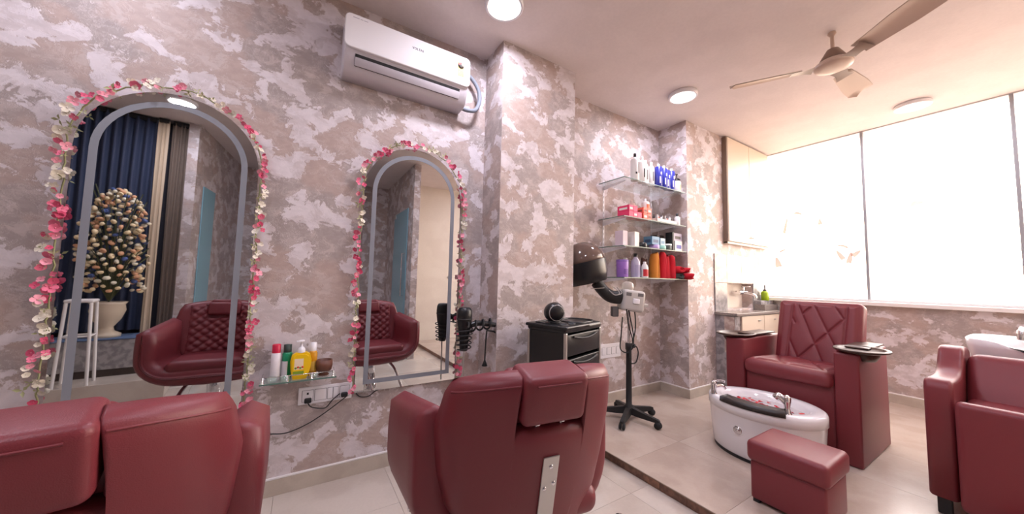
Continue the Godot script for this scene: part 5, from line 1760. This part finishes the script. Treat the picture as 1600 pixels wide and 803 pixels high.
	for e in [0, gp.size() - 1]:
		var a: Vector3 = gp[e]
		var da := Vector3(a.x, 0, a.z * 0.5).normalized() * 0.034
		var yy := Vector3(0, 0.016, 0)
		quad(st, a - da + yy, a + da + yy * 0.4, a + da * 1.1 - yy * 1.6, a - da - yy)
	part("dark_grip", st, mat("grip_dark", rgb8(52, 46, 44), 0.4), t)
	# jet nozzle on the outside
	st = begin()
	X = Transform3D(Basis(Vector3(0, 0, 1), PI / 2 - 0.1), Vector3(-0.272, 0.2, -0.05))
	lathe(st, [Vector2(0.0, 0.008), Vector2(0.012, 0.01), Vector2(0.014, 0.006), Vector2(0.022, 0.006), Vector2(0.027, 0.004), Vector2(0.03, -0.006)], Vector3.ZERO, 18)
	part("jet_nozzle", st, mats["chrome"], t)
	# taps: a lever mixer and a hand shower
	for q in [[-0.165, -0.26, 0], [-0.16, 0.2, 1]]:
		st = begin()
		var p := Vector3(q[0], 0.373, q[1])
		if q[2] == 0:
			lathe(st, [Vector2(0.024, 0), Vector2(0.02, 0.01), Vector2(0.019, 0.07), Vector2(0.021, 0.085), Vector2(0.01, 0.095), Vector2(0, 0.096)], p, 16)
			tube(st, curve([p + Vector3(0, 0.085, 0), p + Vector3(0.02, 0.1, 0.03), p + Vector3(0.02, 0.1, 0.07)], 4), 0.009, 8)
			tube(st, curve([p + Vector3(0.012, 0.05, 0.01), p + Vector3(0.06, 0.055, 0.03), p + Vector3(0.085, 0.03, 0.04)], 4), 0.011, 10)
		else:
			lathe(st, [Vector2(0.026, 0), Vector2(0.02, 0.012), Vector2(0.017, 0.04), Vector2(0.021, 0.07), Vector2(0.022, 0.1), Vector2(0.012, 0.115), Vector2(0, 0.118)], p, 16)
			tube(st, curve([p + Vector3(0, 0.06, 0), p + Vector3(0.0, 0.085, -0.025), p + Vector3(0.0, 0.10, -0.045), p + Vector3(0.0, 0.085, -0.06)], 5), 0.018, 12, 0.024)
		part("tap" if q[2] == 0 else "hand_shower", st, mats["chrome"], t)
	# petals floating
	var pm := begin()
	pm.set_smooth_group(0)
	for k in 6:
		var a := TAU * k / 6
		var b := TAU * (k + 1) / 6
		tri(pm, Vector3.ZERO, Vector3(cos(a) * 0.02, 0.005 + 0.003 * sin(a * 2), sin(a) * 0.015), Vector3(cos(b) * 0.02, 0.005 + 0.003 * sin(b * 2), sin(b) * 0.015))
	var pmesh := fin(pm)
	var pcol := [mat("petal_crimson", rgb8(196, 26, 44), 0.6), mat("petal_dark", rgb8(150, 20, 40), 0.6), mat("petal_coral", rgb8(214, 70, 70), 0.6)]
	for k in 46:
		var a := rng.randf() * TAU
		var r := sqrt(rng.randf()) * 0.62
		var p := thing("rose_petal", "%s rose petal floating in the foot spa water" % ["crimson", "dark red", "coral red"][k % 3], "petal", Vector3(2.9 + cos(a) * r * 0.2 + 0.02, PLAT + 0.3265, -1.155 + sin(a) * r * 0.36), rng.randf() * TAU, "petals in the foot spa")
		var m := mi("petal", pmesh, pcol[k % 3], p)
		m.scale = Vector3.ONE * rng.randf_range(0.7, 1.2)
	# ottoman
	var s := thing("ottoman", "small maroon leather ottoman block next to the foot spa", "stool", Vector3(2.365, PLAT, -0.79))
	st = begin()
	bx(st, Vector3(0, 0.275, 0), Vector3(0.335, 0.115, 0.36), 0.03, 4)
	part("cushion", st, le, s)
	st = begin()
	bx(st, Vector3(0, 0.12, 0), Vector3(0.305, 0.21, 0.33), 0.016, 3)
	part("body", st, le, s)
	for sx in [-1, 1]:
		for sz2 in [-1, 1]:
			box_part("foot", mats["black_matt"], s, Vector3(sx * 0.13 - 0.015, 0.0, sz2 * 0.14 - 0.015), Vector3(sx * 0.13 + 0.015, 0.02, sz2 * 0.14 + 0.015))

# ---------------------------------------------------------------- shampoo chair
func _shampoo_chair() -> void:
	var le: Material = mats["leather"]
	var o := thing("shampoo_chair", "maroon shampoo chair with swooping arm under the white wash basin", "chair", Vector3(3.4, PLAT, -0.06))
	# arms: side profile in x/y pushed along z; front at local x -0.42
	for q in [[-0.35, -0.245], [0.245, 0.35]]:
		var prof := PackedVector2Array()
		for p in [[-0.42, 0.09], [-0.425, 0.66], [-0.415, 0.695], [-0.39, 0.71], [-0.2, 0.70], [-0.1, 0.70], [-0.04, 0.712], [0.01, 0.74], [0.045, 0.785], [0.075, 0.83], [0.1, 0.843], [0.13, 0.848], [0.24, 0.84], [0.31, 0.825], [0.335, 0.8], [0.34, 0.76], [0.34, 0.09]]:
			prof.append(Vector2(p[0], p[1]))
		var st := begin()
		soft_prism(st, prof, q[0], q[1], 0.02)
		part("arm", st, le, o)
	var st := begin()
	bx(st, Vector3(-0.08, 0.28, 0), Vector3(0.6, 0.38, 0.49), 0.02, 3)
	part("seat_base", st, le, o)
	st = begin()
	bx(st, Vector3(-0.12, 0.50, 0), Vector3(0.6, 0.14, 0.488), 0.05, 4)
	part("seat", st, le, o)
	st = begin()
	X = Transform3D(Basis(Vector3(0, 0, 1), 0.03), Vector3(-0.432, 0.34, 0.0))
	bx(st, Vector3.ZERO, Vector3(0.07, 0.56, 0.486), 0.03, 4)
	part("leg_rest", st, le, o)
	st = begin()
	X = Transform3D(Basis(Vector3(0, 0, 1), -0.42), Vector3(0.08, 0.60, 0.0))
	bx(st, Vector3.ZERO, Vector3(0.16, 0.44, 0.486), 0.06, 5)
	part("backrest", st, le, o)
	for sx in [-0.38, 0.3]:
		for sz in [-0.3, 0.3]:
			st = begin()
			bx(st, Vector3(sx, 0.05, sz), Vector3(0.05, 0.1, 0.05), 0.006, 1)
			part("leg", st, mats["black_matt"], o)
	# a red pad at the foot of the chair
	var fp := thing("foot_pad", "bright red foot pad standing before the shampoo chair leg rest", "foot pad", Vector3(2.86, PLAT, -0.06))
	st = begin()
	bx(st, Vector3(0, 0.06, 0), Vector3(0.1, 0.12, 0.24), 0.02, 3)
	part("pad", st, mat("red_pad", rgb8(160, 26, 36), 0.45), fp)
	# basin
	var b := thing("wash_basin", "white ceramic wash basin with chrome mixer behind the shampoo chair", "basin", Vector3(3.95, PLAT, -0.06))
	var wg: Material = mats["white_gloss"]
	st = begin()
	bx(st, Vector3(0.0, 0.3, 0.0), Vector3(0.24, 0.6, 0.3), 0.03, 3)
	part("pedestal", st, wg, b)
	st = begin()
	# bowl: rounded rectangular loft, open on top with a dip for the neck
	var secs := [[0.16, 0.15, 0.60], [0.235, 0.245, 0.72], [0.257, 0.27, 0.84], [0.262, 0.275, 0.885], [0.25, 0.263, 0.892], [0.235, 0.248, 0.885], [0.215, 0.25, 0.8], [0.13, 0.16, 0.7], [0.01, 0.01, 0.69]]
	grid(st, 40, secs.size() - 1, func(u, v):
		var k := int(round(v * (secs.size() - 1)))
		var a: float = u * TAU
		var ca := cos(a)
		var sa := sin(a)
		var px := signf(ca) * pow(absf(ca), 0.55) * float(secs[k][0])
		var pz := signf(sa) * pow(absf(sa), 0.55) * float(secs[k][1])
		var y: float = secs[k][2]
		if y > 0.84 and px < -0.1:
			y -= 0.07 * exp(-pow(pz / 0.1, 2.0)) * clampf((-px - 0.1) / 0.1, 0, 1)
		return Vector3(px, y, pz))
	part("bowl", st, wg, b)
	st = begin()
	var p := Vector3(0.14, 0.9, 0.0)
	lathe(st, [Vector2(0.026, -0.02), Vector2(0.022, 0.01), Vector2(0.021, 0.04), Vector2(0.012, 0.05), Vector2(0, 0.052)], p + Vector3(0, 0, -0.06), 14)
	tube(st, curve([p + Vector3(0, 0.03, -0.06), p + Vector3(-0.05, 0.06, -0.06), p + Vector3(-0.1, 0.055, -0.06)], 4), 0.011, 10)
	tube(st, curve([p + Vector3(0, 0.045, -0.06), p + Vector3(0.01, 0.07, -0.03), p + Vector3(0.02, 0.08, 0.03)], 4), 0.008, 8)
	part("mixer", st, mats["chrome"], b)

# ---------------------------------------------------------------- ceiling fan
func _fan() -> void:
	var o := thing("ceiling_fan", "beige three-blade ceiling fan over the pedicure platform", "fan", Vector3(3.13, CEIL, -0.755))
	var fm := mat("fan_beige", rgb8(196, 172, 154), 0.4)
	var bm := mat("fan_brown", rgb8(128, 102, 86), 0.4)
	var st := begin()
	lathe(st, [Vector2(0.0, 0.0), Vector2(0.022, 0.0), Vector2(0.024, -0.012), Vector2(0.012, -0.03)], Vector3.ZERO, 20)
	part("canopy", st, fm, o)
	st = begin()
	cyl(st, Vector3(0, -0.01, 0), Vector3(0, -0.18, 0), 0.011, 12)
	part("rod", st, fm, o)
	st = begin()
	lathe(st, [Vector2(0.012, -0.125), Vector2(0.034, -0.13), Vector2(0.06, -0.175), Vector2(0.082, -0.215), Vector2(0.0, -0.22)], Vector3.ZERO, 22)
	part("lower_cup", st, bm, o)
	st = begin()
	lathe(st, [Vector2(0.08, -0.216), Vector2(0.1, -0.23), Vector2(0.108, -0.245), Vector2(0.102, -0.258), Vector2(0.06, -0.268), Vector2(0.0, -0.27)], Vector3.ZERO, 28)
	part("motor", st, fm, o)
	for k in 3:
		var a: float = deg_to_rad([119.0, 236.0, -1.0][k])
		var d := Vector3(cos(a), 0, -sin(a))
		var s := Vector3.UP.cross(d).normalized()
		var tilt := -0.3
		var base := Vector3(0, -0.25, 0)
		st = begin()
		grid(st, 2, 8, func(u, v):
			var r := lerpf(0.11, 0.24, v)
			var w := lerpf(0.05, 0.035, sin(v * PI))
			return base + d * r + s * (u * 2 - 1) * w + Vector3(0, (u * 2 - 1) * w * tilt * v - 0.004, 0))
		part("blade_iron", st, bm, o)
		st = begin()
		for th in [0.0, 0.005]:
			grid(st, 6, 14, func(u, v):
				var r := lerpf(0.18, 0.62, v)
				var w := lerpf(0.05, 0.072, minf(1.0, v * 1.6))
				var e := sqrt(maxf(0.0, 1.0 - pow(maxf(0.0, (v - 0.94) / 0.06), 2.0)) * 0.85 + 0.15)
				var q: float = (u * 2 - 1)
				return base + d * r + s * q * w * e + Vector3(0, q * w * tilt + 0.012 * (1 - q * q) + th, 0))
		part("blade", st, fm, o)
